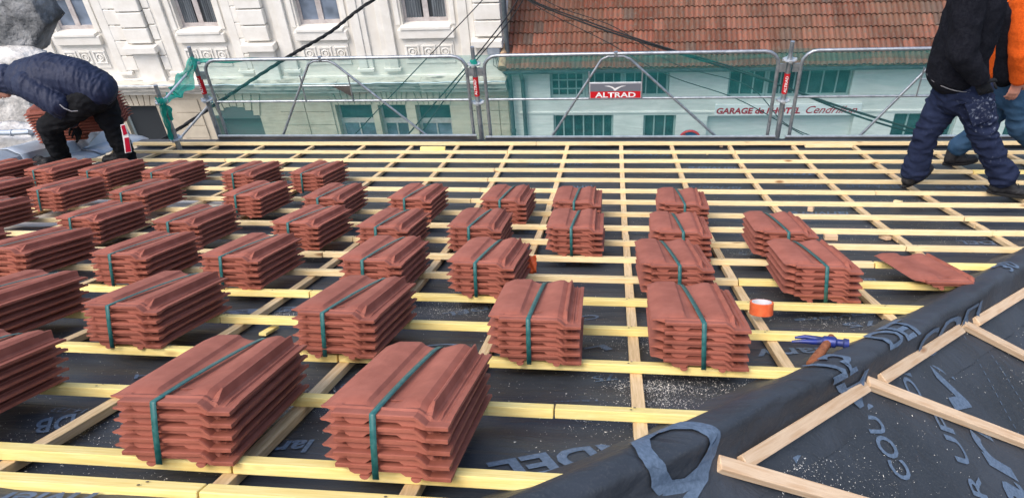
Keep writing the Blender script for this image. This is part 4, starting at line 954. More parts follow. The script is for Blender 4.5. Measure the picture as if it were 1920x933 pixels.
# no parking sign
c_ = on_y(1293, 262, YF - .5); ns = empty('road_sign', (c_.x, c_.y, GZ), 'round red ringed no parking sign beside the garage door', 'road sign'); rs = .27
b = MB(); b.tube([(0, .03, 0), (0, .03, c_.z - GZ + .2)], .03, 10); b.build('pole', M['galv'], ns)
b = MB(); b.tube([(0, -.01, c_.z - GZ), (0, .01, c_.z - GZ)], rs, 40); b.build('disc', mat('sign_blue', (.02, .06, .22), .5), ns)
b = MB(); rg = [Vector((rs * .9 * math.cos(t), -.012, c_.z - GZ + rs * .9 * math.sin(t))) for t in [2 * math.pi * k / 36 for k in range(37)]]; b.tube(rg, rs * .11, 8, cap=False)
b.box(-rs * .85, rs * .85, -.02, -.012, -.03, .03, Matrix.Translation((0, 0, c_.z - GZ)) @ Matrix.Rotation(R(45), 4, 'Y')); b.build('red_ring', M['red'], ns, smooth=50)
# brick building glimpsed between them
b = MB(); b.box(XE + .01, XG0 + .6, YF + 1.6, YF + 1.9, GZ, -3.5)
brm = bpy.data.materials.new('brickwork'); brm.use_nodes = True; N = brm.node_tree.nodes; br = N.new('ShaderNodeTexBrick'); br.inputs['Scale'].default_value = 1; br.inputs['Brick Width'].default_value = .22; br.inputs['Row Height'].default_value = .075; br.inputs['Mortar Size'].default_value = .008
br.inputs['Color1'].default_value = (.36, .09, .05, 1); br.inputs['Color2'].default_value = (.26, .07, .04, 1); br.inputs['Mortar'].default_value = (.5, .46, .4, 1)
tcn = N.new('ShaderNodeTexCoord'); mpn = N.new('ShaderNodeMapping'); mpn.inputs['Rotation'].default_value = (R(90), 0, 0); brm.node_tree.links.new(tcn.outputs['Object'], mpn.inputs[0]); brm.node_tree.links.new(mpn.outputs[0], br.inputs['Vector']); brm.node_tree.links.new(br.outputs['Color'], N['Principled BSDF'].inputs['Base Color'])
o = b.build('brick_wall', brm); tag(o, 'narrow strip of red brick wall between the cream building and the tiled roof', 'wall')

# ---- overhead cables
def cable(pts, r, label, Ys, twist=0):
    P = [on_y(px, py, Y) for (px, py), Y in zip(pts, Ys)]; Q = []
    for i in range(len(P) - 1):
        for k in range(10):
            t = k / 10; p0 = P[max(i - 1, 0)]; p1, p2 = P[i], P[i + 1]; p3 = P[min(i + 2, len(P) - 1)]
            Q.append(.5 * ((2 * p1) + (p2 - p0) * t + (2 * p0 - 5 * p1 + 4 * p2 - p3) * t * t + (3 * p1 - p0 - 3 * p2 + p3) * t ** 3))
    Q.append(P[-1]); b = MB()
    if twist:
        for ph in (0, 2.1, 4.2): b.tube([q + Vector((r * .7 * math.cos(i * 1.1 + ph), 0, r * .7 * math.sin(i * 1.1 + ph))) for i, q in enumerate(Q)], r * .62, 7)
    else: b.tube(Q, r, 7)
    return tag(b.build('overhead_cable', M['cable'], smooth=60), label, 'cable', 'overhead cables')
cable([(900, -120), (700, 0), (620, 60), (545, 104), (450, 165), (350, 232), (200, 330)], .024, 'thick twisted black cable sweeping up from the left guardrail across the cream facade', [13, 12, 11.5, 11, 10.5, 10, 9], 1)
cable([(1000, -110), (905, 0), (800, 110), (700, 215), (640, 280)], .010, 'thin black wire crossing diagonally over the rightmost tall window', [16, 15, 14, 13, 12])
cable([(1010, -80), (965, 10), (905, 90), (840, 165), (750, 270)], .014, 'black wire running down left past the grey junction box, upper of a pair', [16.5, 16, 14.5, 13, 12])
cable([(1015, -60), (962, 30), (900, 105), (850, 165), (775, 270)], .012, 'black wire running down left past the grey junction box, lower of a pair', [16.5, 16, 14.5, 13, 12])
cable([(930, -40), (1000, 5), (1100, 45), (1180, 72), (1265, 98), (1420, 145), (1560, 195), (1740, 250)], .017, 'thick black cable crossing the tiled roof, lowest line of the bundle', [16.3, 16, 14, 13, 12, 11, 10, 9.5])
cable([(930, -45), (1000, 2), (1100, 40), (1180, 68), (1262, 94), (1400, 135), (1600, 215), (1760, 262)], .014, 'black cable just above the thick one across the tiled roof', [16.3, 16, 14, 13, 12, 11, 10, 9.5])
cable([(960, -40), (1040, 10), (1150, 50), (1265, 120), (1400, 160), (1470, 230), (1540, 262)], .008, 'thin wire dropping from the roof over the garage sign to the right', [16, 15, 14, 13, 12, 11, 10.5])
cable([(960, -20), (1020, 20), (1130, 75), (1250, 140), (1380, 185), (1500, 250), (1530, 262)], .008, 'thin wire below the others, passing over the upper garage window', [16, 15, 14, 13, 12, 11, 10.5])

# ================================================================== NEIGHBOUR ON THE LEFT
def rough_prism(name, poly_px, Y, depth, m, label, cat, amp=.05, sub=5):
    b = MB(); b.prism([on_y(px, py, Y) for px, py in poly_px], (0, depth, 0)); o = b.build(name, m)
    bm = bmesh.new(); bm.from_mesh(o.data); bmesh.ops.triangulate(bm, faces=bm.faces)
    for _ in range(sub): bmesh.ops.subdivide_edges(bm, edges=[e for e in bm.edges if e.calc_length() > .09], cuts=1); bmesh.ops.triangulate(bm, faces=bm.faces)
    for v_ in bm.verts:
        d = Vector([noise.noise(v_.co * 3 + Vector((k * 9, 0, 0))) for k in range(3)]) * amp + Vector([noise.noise(v_.co * 9 + Vector((k * 9, 5, 0))) for k in range(3)]) * amp * .45; v_.co += d
    for f in bm.faces: f.smooth = True
    bm.to_mesh(o.data); bm.free(); return tag(o, label, cat)
rough_prism('stone_chimney', [(-160, -90), (30, -90), (62, 0), (84, 52), (60, 104), (30, 116), (-160, 110)], 7.6, .35, M['greystone'], 'weathered grey stone mass at the top left corner', 'stone stack', .06)
rough_prism('party_wall', [(-160, 104), (32, 110), (58, 120), (60, 200), (100, 262), (150, 300), (-160, 345)], 7.2, .3, M['plaster'], 'flaking white plastered party wall behind the bending worker', 'wall', .05)
o = rough_prism('mortar_bench', [(-120, 262), (40, 262), (100, 252), (150, 250), (166, 268), (130, 292), (60, 312), (-120, 345)], 6.0, .35, M['plaster'], 'lumpy white mortar bench along the left roof edge under the carried tiles', 'mortar', .035)
# lead pipe along it
b = MB(); b.tube([on_y(-30, 249, 5.95), on_y(20, 249, 5.95), on_y(50, 247, 5.95), on_y(62, 250, 6.1)], .028, 12); b.tube([on_y(20, 249, 5.95), on_y(24, 249, 5.95)], .034, 12)
o = b.build('lead_pipe', M['zinc'], smooth=50); tag(o, 'grey lead pipe lying on the mortar at the left edge', 'pipe')
# zinc flashing: stepped sheets along the roof edge
fl = empty('zinc_flashing', roof(-5.08, 5, 0), 'stepped blue grey zinc flashing along the left roof edge', 'flashing')
for k in range(7):
    v0 = 2.5 + k * .74; b = MB()
    def ff(i, j):
        v = v0 + .80 * i / 8; pr = [(-5.50, .16), (-5.38, .17), (-5.26, .12), (-5.22, .02), (-5.08, .0), (-5.01, -.03)][j]; return roof(pr[0], v, pr[1] + .012 * (1 - i / 8) + .006 * noise.noise(Vector((v * 4, j, 0))))
    b.sheet(ff, 9, 6); o = b.build('zinc_sheet', M['zinc'], smooth=30); at(o, fl); md = o.modifiers.new('s', 'SOLIDIFY'); md.thickness = .004
# eaves: dark strip and gutter at our street edge
b = MB(); b.sheet(lambda i, j: roof(-5.0 + 10.3 * i / 60, [7.48, 7.60, 7.65, 7.69][j], [-.01, -.005, -.03, -.10][j] + .006 * noise.noise(Vector((i * .4, j, 0)))), 61, 4)
o = b.build('eaves_strip', M['membrane'], smooth=60); tag(o, 'dark membrane strip hanging over the street edge of the roof', 'eaves strip')
b = MB(); b.tube([roof(-5, 7.69, -.14), roof(5.1, 7.69, -.14)], .06, 12); o = b.build('eaves_gutter', M['zinc'], smooth=50); tag(o, 'zinc gutter below the street edge of the tiled roof under work', 'gutter')
#PEOPLE#
# ================================================================== PEOPLE
def caps(b, p0, r0, p1, r1, ref=None, n=16):
    "closed tapered limb; a radius is a number or (along ref, across ref)"
    p0, p1 = Vector(p0), Vector(p1); d = p1 - p0; L_ = d.length
    d = d.normalized() if L_ > 1e-6 else Vector((0, 0, 1))
    r0 = r0 if isinstance(r0, tuple) else (r0, r0); r1 = r1 if isinstance(r1, tuple) else (r1, r1)
    a = Vector(ref) if ref is not None else d.orthogonal(); a = (a - d * a.dot(d)).normalized(); c = d.cross(a); rings = []
    for k in range(1, 5): t = math.pi / 2 * k / 5; m = (r0[0] + r0[1]) / 2; rings.append((p0 - d * m * math.cos(t), r0[0] * math.sin(t), r0[1] * math.sin(t)))
    for k in range(0, 4): t = k / 3; rings.append((p0 + (p1 - p0) * t, r0[0] + (r1[0] - r0[0]) * t, r0[1] + (r1[1] - r0[1]) * t))
    for k in range(4, 0, -1): t = math.pi / 2 * k / 5; m = (r1[0] + r1[1]) / 2; rings.append((p1 + d * m * math.cos(t), r1[0] * math.sin(t), r1[1] * math.sin(t)))
    vs = [q + a * ra * math.cos(2 * math.pi * i / n) + c * rb * math.sin(2 * math.pi * i / n) for q, ra, rb in rings for i in range(n)]
    nr = len(rings); fs = [(j * n + i, j * n + (i + 1) % n, (j + 1) * n + (i + 1) % n, (j + 1) * n + i) for j in range(nr - 1) for i in range(n)]
    fs += [tuple(range(n))[::-1], tuple(range((nr - 1) * n, nr * n))]; b.add(vs, fs)
def fuse(name, b, voxel, m, parent, folds=0, ffreq=9, stretch=(1, 1, 1), sm=4, fine=0):
    "one continuous surface out of overlapping limbs"
    me = b.mesh('tmp', m); o = bpy.data.objects.new('tmp', me); col.objects.link(o)
    rm = o.modifiers.new('r', 'REMESH'); rm.mode = 'VOXEL'; rm.voxel_size = voxel
    s_ = o.modifiers.new('s', 'SMOOTH'); s_.iterations = sm; s_.factor = .6
    bpy.context.view_layer.update(); res = bpy.data.meshes.new_from_object(o.evaluated_get(bpy.context.evaluated_depsgraph_get())); bpy.data.objects.remove(o)
    res.name = name
    if folds or fine:
        S = Vector(stretch)
        nrm = [v.normal.copy() for v in res.vertices]
        for v, n_ in zip(res.vertices, nrm):
            q = Vector((v.co.x * S.x, v.co.y * S.y, v.co.z * S.z)) * ffreq
            w = noise.noise(q + Vector((noise.noise(q * .5), noise.noise(q * .5 + Vector((9, 0, 0))), 0)) * 1.4)
            d = folds * (1 - 2.2 * abs(w)) * .8 + folds * .5 * noise.noise(q * 2.3)
            if fine: d += fine * noise.noise(v.co * 60)
            v.co += n_ * d
    for p in res.polygons: p.use_smooth = True
    res.materials.clear(); res.materials.append(m)
    o = bpy.data.objects.new(name, res); col.objects.link(o)
    if parent: at(o, parent) if parent.type == 'EMPTY' else setattr(o, 'parent', parent)
    return o
M['skin'] = mat('skin', (.55, .27, .19), .5, (.48, .20, .14), 20, 4); M['hair'] = mat('dark_hair', (.02, .014, .01), .7, (.05, .035, .025), 60, 4, .6, 90)
M['fleece'] = mat('black_fleece', (.0065, .007, .011), 1, (.013, .014, .019), 60, 6, .5, 140, .1); M['black_cloth'] = mat('black_work_cloth', (.006, .0065, .008), .95, (.012, .013, .015), 12, 6, .3, 90, .15)
M['navyjacket'] = mat('navy_padded_nylon', (.006, .012, .038), .66, (.009, .016, .046), 7, 6, .3, 25, .4); M['jeans'] = mat('jeans', (.022, .060, .115), .9, (.045, .095, .165), 9, 7, .3, 120, .15)
M['orange'] = mat('orange_fleece', (.78, .125, .014), .9, (.62, .085, .01), 70, 6, .5, 120, .15); M['glove'] = mat('black_glove', (.012, .013, .016), .8, (.1, .11, .12), 40, 3, .3, 90, .2, contrast=(.62, .75))
M['boot'] = mat('black_boot', (.010, .010, .012), .6, (.03, .03, .032), 20, 6, .5, 60, .3); M['sole'] = mat('boot_sole', (.018, .018, .018), .85); M['pipingm'] = mat('grey_piping', (.20, .20, .21), .6)
def painted(name, c, c2, spots):
    m = mat(name, c, .9, c2, 9, 7, .3, 110, .15); nt = m.node_tree; N = nt.nodes; L = nt.links; P = N['Principled BSDF']; src = P.inputs['Base Color'].links[0].from_socket
    g = N.new('ShaderNodeNewGeometry'); nz = N.new('ShaderNodeTexNoise'); nz.inputs['Scale'].default_value = 34; nz.inputs['Detail'].default_value = 9; nz.inputs['Roughness'].default_value = .72; L.new(g.outputs['Position'], nz.inputs['Vector'])
    tot = None
    for (p, rad, k) in spots:
        d = N.new('ShaderNodeVectorMath'); d.operation = 'DISTANCE'; d.inputs[1].default_value = p; L.new(g.outputs['Position'], d.inputs[0])
        r_ = N.new('ShaderNodeMapRange'); r_.inputs[1].default_value = 0; r_.inputs[2].default_value = rad; r_.inputs[3].default_value = k; r_.inputs[4].default_value = 0; L.new(d.outputs['Value'], r_.inputs[0])
        if tot is None: tot = r_.outputs[0]
        else: a = N.new('ShaderNodeMath'); L.new(tot, a.inputs[0]); L.new(r_.outputs[0], a.inputs[1]); tot = a.outputs[0]
    ad = N.new('ShaderNodeMath'); L.new(nz.outputs['Fac'], ad.inputs[0]); L.new(tot, ad.inputs[1])
    r2 = N.new('ShaderNodeMapRange'); r2.inputs[1].default_value = .66; r2.inputs[2].default_value = .84; L.new(ad.outputs[0], r2.inputs[0])
    mx = N.new('ShaderNodeMix'); mx.data_type = 'RGBA'; mx.inputs[7].default_value = (.33, .37, .46, 1); L.new(src, mx.inputs[6]); L.new(r2.outputs[0], mx.inputs[0]); L.new(mx.outputs[2], P.inputs['Base Color']); return m
def hand_caps(b, wr, d, nrm, thumb, curl=.5, s=1.0):
    "palm, four bent fingers and a thumb; d towards the fingers, nrm the palm side, thumb the thumb side"
    d, nrm = Vector(d).normalized(), Vector(nrm); nrm = (nrm - d * nrm.dot(d)).normalized(); t = d.cross(nrm); t = t if t.dot(Vector(thumb)) > 0 else -t
    caps(b, wr, (.024 * s, .019 * s), wr + d * .03 * s, (.034 * s, .016 * s), t); caps(b, wr + d * .03 * s, (.036 * s, .016 * s), wr + d * .078 * s, (.040 * s, .0145 * s), t)
    for k, (o, ln) in enumerate([(.030, .92), (.010, 1.05), (-.010, 1.0), (-.029, .8)]):
        p = wr + d * .085 * s + t * o * s; a = 0
        for seg, rr in ((.040, .0098), (.027, .009), (.021, .008)):
            a += curl * (.75 + .1 * k); dd = d * math.cos(a) + nrm * math.sin(a); q = p + dd * seg * ln * s; caps(b, p, rr * s, q, rr * .92 * s, n=10); p = q
    p = wr + d * .028 * s + t * .030 * s; q = p + (t * .75 + d * .55 + nrm * .35).normalized() * .038 * s; r_ = q + (t * .2 + d * .85 + nrm * .5).normalized() * .032 * s
    caps(b, p, .0135 * s, q, .0115 * s, n=10); caps(b, q, .0112 * s, r_, .0088 * s, n=10)
def head_parts(par, c, face, up, m_skin, m_hair, bbody, full_hair=True):
    "skull, jaw, nose, ears and neck go into the body mesh; hair and eyes are children"
    f, u = Vector(face).normalized(), Vector(up); u = (u - f * u.dot(f)).normalized(); s = f.cross(u)
    caps(bbody, c - f * .018 + u * .035, (.098, .077), c + f * .012 + u * .03, (.088, .074), f); caps(bbody, c + f * .045 - u * .01, (.055, .056), c + f * .052 - u * .075, (.036, .034), s)
    caps(bbody, c - f * .02, (.075, .068), c - f * .02 - u * .06, (.062, .055), s)
    caps(bbody, c + f * .098 + u * .012, .010, c + f * .116 - u * .022, .014); caps(bbody, c + f * .082 + u * .035, (.045, .012), c + f * .083 + u * .034, (.045, .012), s)
    caps(bbody, c + f * .094 - u * .052, (.022, .007), c + f * .095 - u * .053, (.022, .007), s)
    for k in (-1, 1): caps(bbody, c - f * .008 + s * k * .078 + u * .022, (.017, .009), c - f * .006 + s * k * .08 - u * .022, (.011, .007), f)
    hb = MB(); caps(hb, c - f * .030 + u * .060, (.096, .082), c - f * .012 + u * .052, (.092, .080), f); caps(hb, c - f * .055 + u * .02, (.060, .072), c - f * .06 - u * .03, (.045, .062), f)
    h = fuse('hair', hb, .006, m_hair, par, folds=.003, ffreq=40)
    for k in (-1, 1):
        e = MB(); caps(e, c + f * .086 + s * k * .031 + u * .008, (.0125, .0125), c + f * .087 + s * k * .031 + u * .008, (.0125, .0125)); fuse('eye', e, .003, M['white'], par)
        e = MB(); caps(e, c + f * .0965 + s * k * .031 + u * .008, .005, c + f * .097 + s * k * .031 + u * .008, .005); fuse('pupil', e, .002, M['dark'], bpy.data.objects[par.children[-1].name])
def boot(par, ankle, heel, toe, up=(0, 0, 1)):
    "heel and toe are points on the ground line"
    ankle, heel, toe = Vector(ankle), Vector(heel), Vector(toe); d = (toe - heel); L_ = d.length; d.normalize(); u = Vector(up); u = (u - d * u.dot(d)).normalized(); s = d.cross(u)
    b = MB(); caps(b, heel + d * .045 + u * .045, (.036, .036), heel + d * .05 + u * .05, (.036, .036), s); caps(b, heel + d * .05 + u * .05, (.037, .04), heel + d * L_ * .55 + u * .04, (.043, .034), s)
    caps(b, heel + d * L_ * .55 + u * .038, (.045, .034), heel + d * (L_ - .05) + u * .034, (.040, .028), s); caps(b, heel + d * .05 + u * .05, .042, ankle + u * .02, .05); caps(b, heel + d * .09 + u * .08, .034, heel + d * L_ * .5 + u * .06, .030)
    bo = fuse('boot', b, .007, M['boot'], par, folds=.0015, ffreq=40)
    sb = MB(); n = 20; pts = []
    for k in range(n):
        a = 2 * math.pi * k / n; x = math.cos(a); y = math.sin(a); w = .048 if x > 0 else .042; pts.append(heel + d * (L_ / 2 + x * (L_ / 2)) + s * y * w * (1 - .12 * abs(x + .2)) + u * .004)
    sb.prism(pts, u * .02); so = sb.build('sole', M['sole'], bo, bevel=.003)
    # laces
    lb = MB()
    for k in range(4):
        c_ = heel + d * (.11 + .022 * k) + u * (.112 - .012 * k); lb.tube([c_ - s * .022, c_ + u * .004, c_ + s * .022], .0025, 6)
    lb.build('laces', M['sole'], bo)
    return bo

# ---------------- man in black fleece and painted navy trousers, walking right
YA = 4.80
def JA(px, py, dy=0): return on_y(px, py, YA + dy)
fL = roof(*on_roof(1695, 352), 0); fR = roof(*on_roof(1862, 362), 0)
pa = empty('person', (2.1, YA, fL.z), 'man in black fleece and paint stained navy trousers stepping right across the battens', 'person')
# joints, far (left) leg and near (right) leg
hipL, kneL, ankL = JA(1783, 172, .05), JA(1738, 248, .03), fL + Vector((.045, .02, .12))
hipR, kneR, ankR = JA(1822, 172, -.08), JA(1848, 262, -.12), fR + Vector((.03, .0, .13))
pel = JA(1800, 155); che = JA(1822, 35); nec = JA(1842, -48); shR = JA(1822, -18, -.17); shL = JA(1832, -18, .15)
elR, wrR = JA(1803, 98, -.25), JA(1838, 150, -.24)
elL, wrL = JA(1822, 95, .22), JA(1838, 148, .16)
hdc = nec + Vector((.07, 0, .16))
bb = MB()
caps(bb, pel, (.13, .09), che, (.15, .10), (0, 1, 0)); caps(bb, che, (.15, .1), nec - Vector((0, 0, .06)), (.10, .07), (0, 1, 0)); caps(bb, nec - Vector((0, 0, .05)), .058, hdc - Vector((.02, 0, .05)), .053)
for h_, k_2, a_ in ((hipL, kneL, ankL), (hipR, kneR, ankR)): caps(bb, h_, .075, k_2, .052, n=12); caps(bb, k_2, .05, a_, .034, n=12)
for s_, e_, w__ in ((shR, elR, wrR), (shL, elL, wrL)): caps(bb, s_, .048, e_, .038, n=12); caps(bb, e_, .036, w__, .026, n=12)
head_parts(pa, hdc, (1, -.1, -.15), (0, 0, 1), M['skin'], M['hair'], bb); fuse('body', bb, .010, M['skin'], pa)
b = MB()
caps(b, pel + Vector((0, 0, .02)), (.155, .125), pel - Vector((0, 0, .07)), (.15, .125), (0, 1, 0))
for h_, k_2, a_, ex in ((hipL, kneL, ankL, .0), (hipR, kneR, ankR, .0)):
    caps(b, h_ + Vector((0, 0, .0)), (.112, .108), h_ + (k_2 - h_) * .55, (.094, .090), (1, 0, 0)); caps(b, h_ + (k_2 - h_) * .55, (.094, .090), k_2, (.077, .075), (1, 0, 0)); caps(b, k_2, (.077, .074), k_2 + (a_ - k_2) * .6, (.072, .068), (1, 0, 0)); caps(b, k_2 + (a_ - k_2) * .6, (.072, .068), a_ - (a_ - k_2).normalized() * .02, (.088, .074), (1, 0, 0))
pk = JA(1850, 205, -.22)
tr_ = fuse('trousers', b, .009, painted('navy_work_trousers', (.011, .016, .040), (.018, .026, .058), [(tuple(JA(1845, 195, -.2)), .24, .16), (tuple(JA(1862, 240, -.2)), .16, .11), (tuple(JA(1872, 300, -.2)), .12, .10)]), pa, folds=.014, ffreq=9, stretch=(.8, 1, 1.9), fine=.002, sm=2)
b = MB(); c0 = JA(1838, 213, -.215); pd = (JA(1850, 262, -.215) - JA(1832, 170, -.215)).normalized(); sx_ = Vector((1, 0, 0)) - pd * pd.x; sx_.normalize()
b.prism([c0 + sx_ * x + pd * z for x, z in [(-.07, -.085), (.055, -.085), (.06, .075), (-.055, .08)]], (0, .03, 0)); pk_ = b.build('thigh_pocket', tr_.data.materials[0], bevel=.006); pk_.parent = tr_; pk_.matrix_parent_inverse = Matrix.Translation(pa.location).inverted() @ Matrix.Identity(4)
pk_.matrix_parent_inverse = Matrix.Identity(4)
b = MB()
hemc = JA(1790, 128); caps(b, hemc, (.175, .155), JA(1812, 70), (.19, .16), (0, 1, 0)); caps(b, JA(1812, 70), (.19, .16), che + Vector((0, 0, .08)), (.20, .15), (0, 1, 0)); caps(b, che + Vector((0, 0, .1)), (.195, .14), nec - Vector((.0, 0, .07)), (.12, .09), (0, 1, 0)); caps(b, nec - Vector((0, 0, .08)), .08, nec + Vector((.01, 0, .0)), .068)
for s_, e_, w__ in ((shR, elR, wrR), (shL, elL, wrL)): caps(b, s_, .088, e_, .078); caps(b, e_, .078, w__ - (w__ - e_).normalized() * .03, .056)
jk = fuse('fleece_jacket', b, .009, M['fleece'], pa, folds=.010, ffreq=9, stretch=(1, 1, .9), sm=2)
b = MB(); hp = [hemc + Vector((.145 * math.cos(t), -.165 * math.sin(t), -.078 - .025 * math.cos(t))) for t in [2 * math.pi * k / 30 for k in range(31)]]; b.tube(hp, .0028, 8, cap=False); q = b.build('hem_cord', M['pipingm'], smooth=60); at(q, pa); q.parent = jk
b = MB(); hand_caps(b, wrR, JA(1850, 178, -.22) - wrR, (.2, .95, 0), (1, 0, .3), .45, 1.08); fuse('glove', b, .0045, M['glove'], pa)
b = MB(); hand_caps(b, wrL, JA(1846, 176, .14) - wrL, (-.2, -.95, 0), (1, 0, .3), .45, 1.08); fuse('glove', b, .0045, M['glove'], pa)
boot(pa, ankL, fL + Vector((-.02, -.02, .004)), fL + Vector((.22, .16, .065))); boot(pa, ankR, fR + Vector((-.05, .0, .006)), fR + Vector((.24, -.05, .004)))

# ---------------- man in orange jacket and jeans, beyond
YB = 5.42
def JB(px, py, dy=0): return on_y(px, py, YB + dy)
gL = roof(*on_roof(1768, 311), 0); gR = roof(*on_roof(1945, 316), 0)
pb = empty('person', (2.9, YB, gL.z), 'man in bright orange jacket and blue jeans walking at the right edge', 'person')
hipL, kneL, ankL = JB(1893, 168, .1), JB(1850, 232, .08), gL + Vector((.06, .03, .13))
hipR, kneR, ankR = JB(1908, 168, -.09), JB(1912, 238, -.1), gR + Vector((.03, 0, .13))
pel = JB(1900, 155); che = JB(1908, 50); nec = JB(1925, -30); shR = JB(1925, 0, -.17); shL = JB(1925, 0, .18)
elR, wrR = JB(1918, 95, -.26), JB(1909, 152, -.24); elL, wrL = JB(1890, 95, .26), JB(1880, 145, .24); hdc = nec + Vector((.05, 0, .16))
bb = MB()
caps(bb, pel, (.13, .09), che, (.15, .10), (0, 1, 0)); caps(bb, che, (.15, .1), nec - Vector((0, 0, .06)), (.10, .07), (0, 1, 0)); caps(bb, nec - Vector((0, 0, .05)), .058, hdc - Vector((.02, 0, .05)), .053)
for h_, k_2, a_ in ((hipL, kneL, ankL), (hipR, kneR, ankR)): caps(bb, h_, .075, k_2, .052, n=12); caps(bb, k_2, .05, a_, .034, n=12)
for s_, e_, w__ in ((shR, elR, wrR), (shL, elL, wrL)):
    caps(bb, s_, .048, e_, .038, n=12); caps(bb, e_, .036, w__, .026, n=12)
head_parts(pb, hdc, (1, -.1, -.1), (0, 0, 1), M['skin'], M['hair'], bb); fuse('body', bb, .010, M['skin'], pb)
for w__, dy in ((wrR, -1), (wrL, 1)): b = MB(); hand_caps(b, w__, (-.02, 0, -1), (0, -dy, 0), (1, 0, 0), .35); fuse('hand', b, .0045, M['skin'], pb)
b = MB(); caps(b, pel + Vector((0, 0, .02)), (.155, .125), pel - Vector((0, 0, .07)), (.15, .12), (0, 1, 0))
for h_, k_2, a_ in ((hipL, kneL, ankL), (hipR, kneR, ankR)): caps(b, h_, .100, k_2, .076); caps(b, k_2, .074, a_ - (a_ - k_2).normalized() * .03, .066)
fuse('jeans', b, .009, M['jeans'], pb, folds=.012, ffreq=8, stretch=(1, 1, 1.3))
b = MB(); caps(b, JB(1893, 128), (.15, .13), che, (.165, .14), (0, 1, 0)); caps(b, che, (.16, .13), nec - Vector((0, 0, .05)), (.11, .08), (0, 1, 0)); caps(b, JB(1896, 25, -.14), .075, JB(1884, 138, -.15), .075); fuse('black_shirt', b, .009, M['fleece'], pb, folds=.006, ffreq=9)
b = MB(); caps(b, JB(1868, 122, -.05), (.085, .13), JB(1885, 40, -.06), (.10, .14), (1, 0, 0)); caps(b, JB(1885, 40, -.06), (.10, .14), nec - Vector((.05, 0, .08)), (.11, .12), (1, 0, 0)); caps(b, shR, .09, nec - Vector((0, -.05, .03)), .085); caps(b, shL, .09, nec - Vector((0, .05, .03)), .085)
for s_, e_, w__ in ((shR, elR, wrR), (shL, elL, wrL)): caps(b, s_, .092, e_, .082); caps(b, e_, .08, w__ - (w__ - e_).normalized() * .03, .060)
ja = fuse('orange_jacket', b, .009, M['orange'], pb, folds=.008, ffreq=8)
boot(pb, ankL, gL + Vector((-.01, 0, .004)), gL + Vector((.27, .05, .012))); boot(pb, ankR, gR + Vector((-.04, 0, .004)), gR + Vector((.25, -.03, .006)))

# ---------------- bending worker in navy jacket at the left
YC = 5.60
def JC(px, py, dy=0): return on_y(px, py, YC + dy)
pc = empty('person', (-4.7, YC, roof(-4.7, 6.5, 0).z), 'worker in navy padded jacket and black trousers bending over a pile of tiles', 'person')
hipN, kneN, ankN = JC(160, 188, -.10), JC(92, 236, -.16), JC(118, 304, -.05)
hipF, kneF, ankF = JC(188, 185, .08), JC(214, 242, .06), JC(238, 296, .05)
pel = JC(178, 176); mid = JC(120, 146); che = JC(62, 148); nec = JC(30, 158); hdc = JC(-2, 160); shN = JC(52, 160, -.17); shF = JC(60, 150, .18)
elN, wrN = JC(108, 196, -.22), JC(140, 236, -.02); elF, wrF = JC(95, 195, .2), JC(135, 232, .12)
bb = MB(); caps(bb, pel, (.13, .09), mid, (.13, .10), (0, 1, 0)); caps(bb, mid, (.13, .10), che, (.15, .10), (0, 1, 0)); caps(bb, che, (.13, .08), nec, (.058, .058), (0, 1, 0)); caps(bb, nec, .056, hdc, .055)
for h_, k_2, a_ in ((hipN, kneN, ankN), (hipF, kneF, ankF)): caps(bb, h_, .075, k_2, .052, n=12); caps(bb, k_2, .05, a_, .034, n=12)
for s_, e_, w__ in ((shN, elN, wrN), (shF, elF, wrF)): caps(bb, s_, .048, e_, .038, n=12); caps(bb, e_, .036, w__, .026, n=12)
head_parts(pc, hdc, (-.45, -.1, -.85), (-.85, 0, .45), M['skin'], M['hair'], bb); fuse('body', bb, .010, M['skin'], pc)
for w__, t_ in ((wrN, (JC(150, 252, -.0) - wrN)), (wrF, (JC(146, 250, .1) - wrF))): b = MB(); hand_caps(b, w__, t_, (-1, 0, 0), (0, -1, 0), .4, 1.05); fuse('glove', b, .0045, M['glove'], pc)
b = MB(); caps(b, pel + (mid - pel).normalized() * .08, (.165, .155), pel, (.165, .15), (0, 1, 0))
for h_, k_2, a_ in ((hipN, kneN, ankN), (hipF, kneF, ankF)): caps(b, h_, .130, h_ + (k_2 - h_) * .5, .108); caps(b, h_ + (k_2 - h_) * .5, .108, k_2, .090); caps(b, k_2, .090, k_2 + (a_ - k_2) * .6, .080); caps(b, k_2 + (a_ - k_2) * .6, .080, a_, .078)
tc_ = fuse('work_trousers', b, .009, M['black_cloth'], pc, folds=.013, ffreq=10, stretch=(1, 1, 1.6), sm=2)
b = MB(); caps(b, JC(182, 166), (.17, .150), JC(142, 147), (.18, .165), (0, 1, 0)); caps(b, JC(142, 147), (.18, .165), JC(92, 141), (.20, .185), (0, 1, 0)); caps(b, JC(92, 141), (.20, .185), JC(54, 147), (.19, .165), (0, 1, 0)); caps(b, JC(52, 148), (.16, .14), JC(26, 155), (.11, .10), (0, 1, 0))
for s_, e_, w__ in ((shN, elN, wrN), (shF, elF, wrF)): caps(b, s_, .115, e_, .095); caps(b, e_, .092, w__ - (w__ - e_).normalized() * .10, .066)
jc = fuse('padded_jacket', b, .009, M['navyjacket'], pc, folds=.009, ffreq=11, stretch=(2.4, 1, .5), fine=.0015, sm=2)
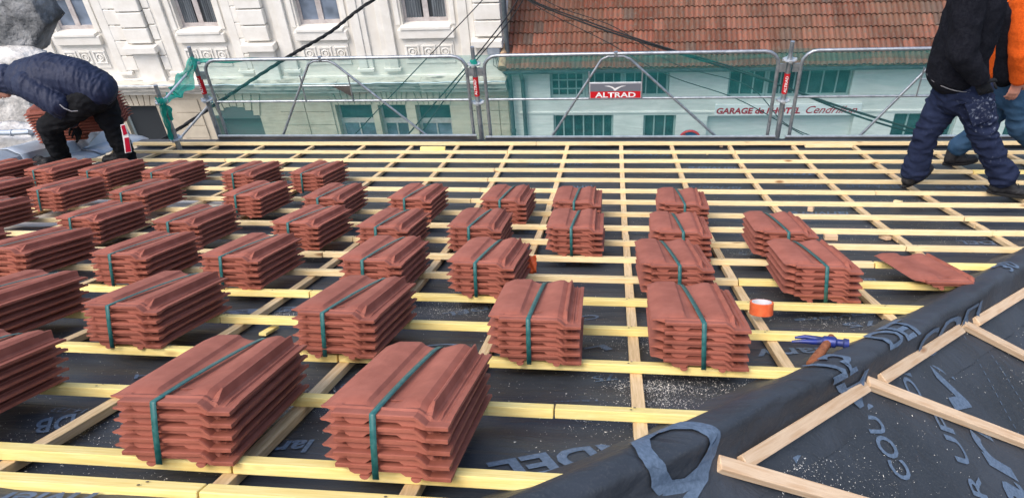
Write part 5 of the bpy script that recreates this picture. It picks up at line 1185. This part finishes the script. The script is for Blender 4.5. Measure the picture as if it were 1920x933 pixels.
b = MB(); caps(b, JC(24, 152), (.12, .115), JC(12, 148), (.12, .12), (0, 1, 0)); fuse('hood', b, .007, M['navyjacket'], pc, folds=.012, ffreq=14)
b = MB(); b.tube([JC(112, 196, -.30), JC(120, 203, -.31), JC(134, 209, -.31), JC(146, 208, -.28)], .005, 8); q = b.build('reflective_piping', M['pipingm'], smooth=60); at(q, pc)
# logo patch on the rear shin
pp = lambda px, py: JC(px, py, .05 - .098)
def patch(pts, m, dy, par_, nm='shin_patch'):
    b = MB(); b.prism([on_y(px, py, YC + .05 - .128 - dy) for px, py in pts], (0, .004, 0)); q = b.build(nm, m); at(q, pc); return q
patch([(225.5, 234.5), (234, 232.5), (240, 250), (243, 262), (247, 285), (234.5, 287.5), (231.5, 268), (228.5, 250)], M['white'], .0, None)
patch([(227, 236), (233, 234.5), (238.5, 251), (231.5, 254)], M['signred'], .005, None); patch([(233, 259), (241, 258), (245.5, 284), (236, 286)], M['signred'], .005, None)
boot(pc, ankN, roof(*on_roof(100, 312), 0), roof(*on_roof(100, 312), 0) + Vector((-.27, -.03, .005))); fb = roof(*on_roof(247, 302), 0); boot(pc, ankF, fb, fb + Vector((-.28, -.02, .006)))
# pile of tiles he is lifting, resting on the mortar bench
def pile(px, py, n, ang, label, tilt=0, w_=0, Yp=YC + .22):
    root = empty('tile_bundle', label=label, cat='tile bundle', group='tile bundles being lifted at the left'); o = on_y(px, py, Yp)
    c, s = math.cos(R(ang)), math.sin(R(ang)); ax = Vector((0, 1, 0)); ay = Vector((c, 0, s)); az_ = Vector((-s, 0, c)); ax = ay.cross(az_)
    root.matrix_world = Matrix(((ax.x, ay.x, az_.x, o.x), (ax.y, ay.y, az_.y, o.y), (ax.z, ay.z, az_.z, o.z), (0, 0, 0, 1)))
    for k in range(n + 2):
        t = bpy.data.objects.new('tile', tile_me); col.objects.link(t); t.parent = root; t.location = (-TW * .5, random.uniform(-.002, .002), .03 + k * .0285)
    return root
pile(92, 256, 9, 4, 'tall pile of clay tiles left of the bending worker, resting on white mortar')
pile(150, 240, 7, 5, 'second pile of clay tiles seen between the legs of the bending worker')
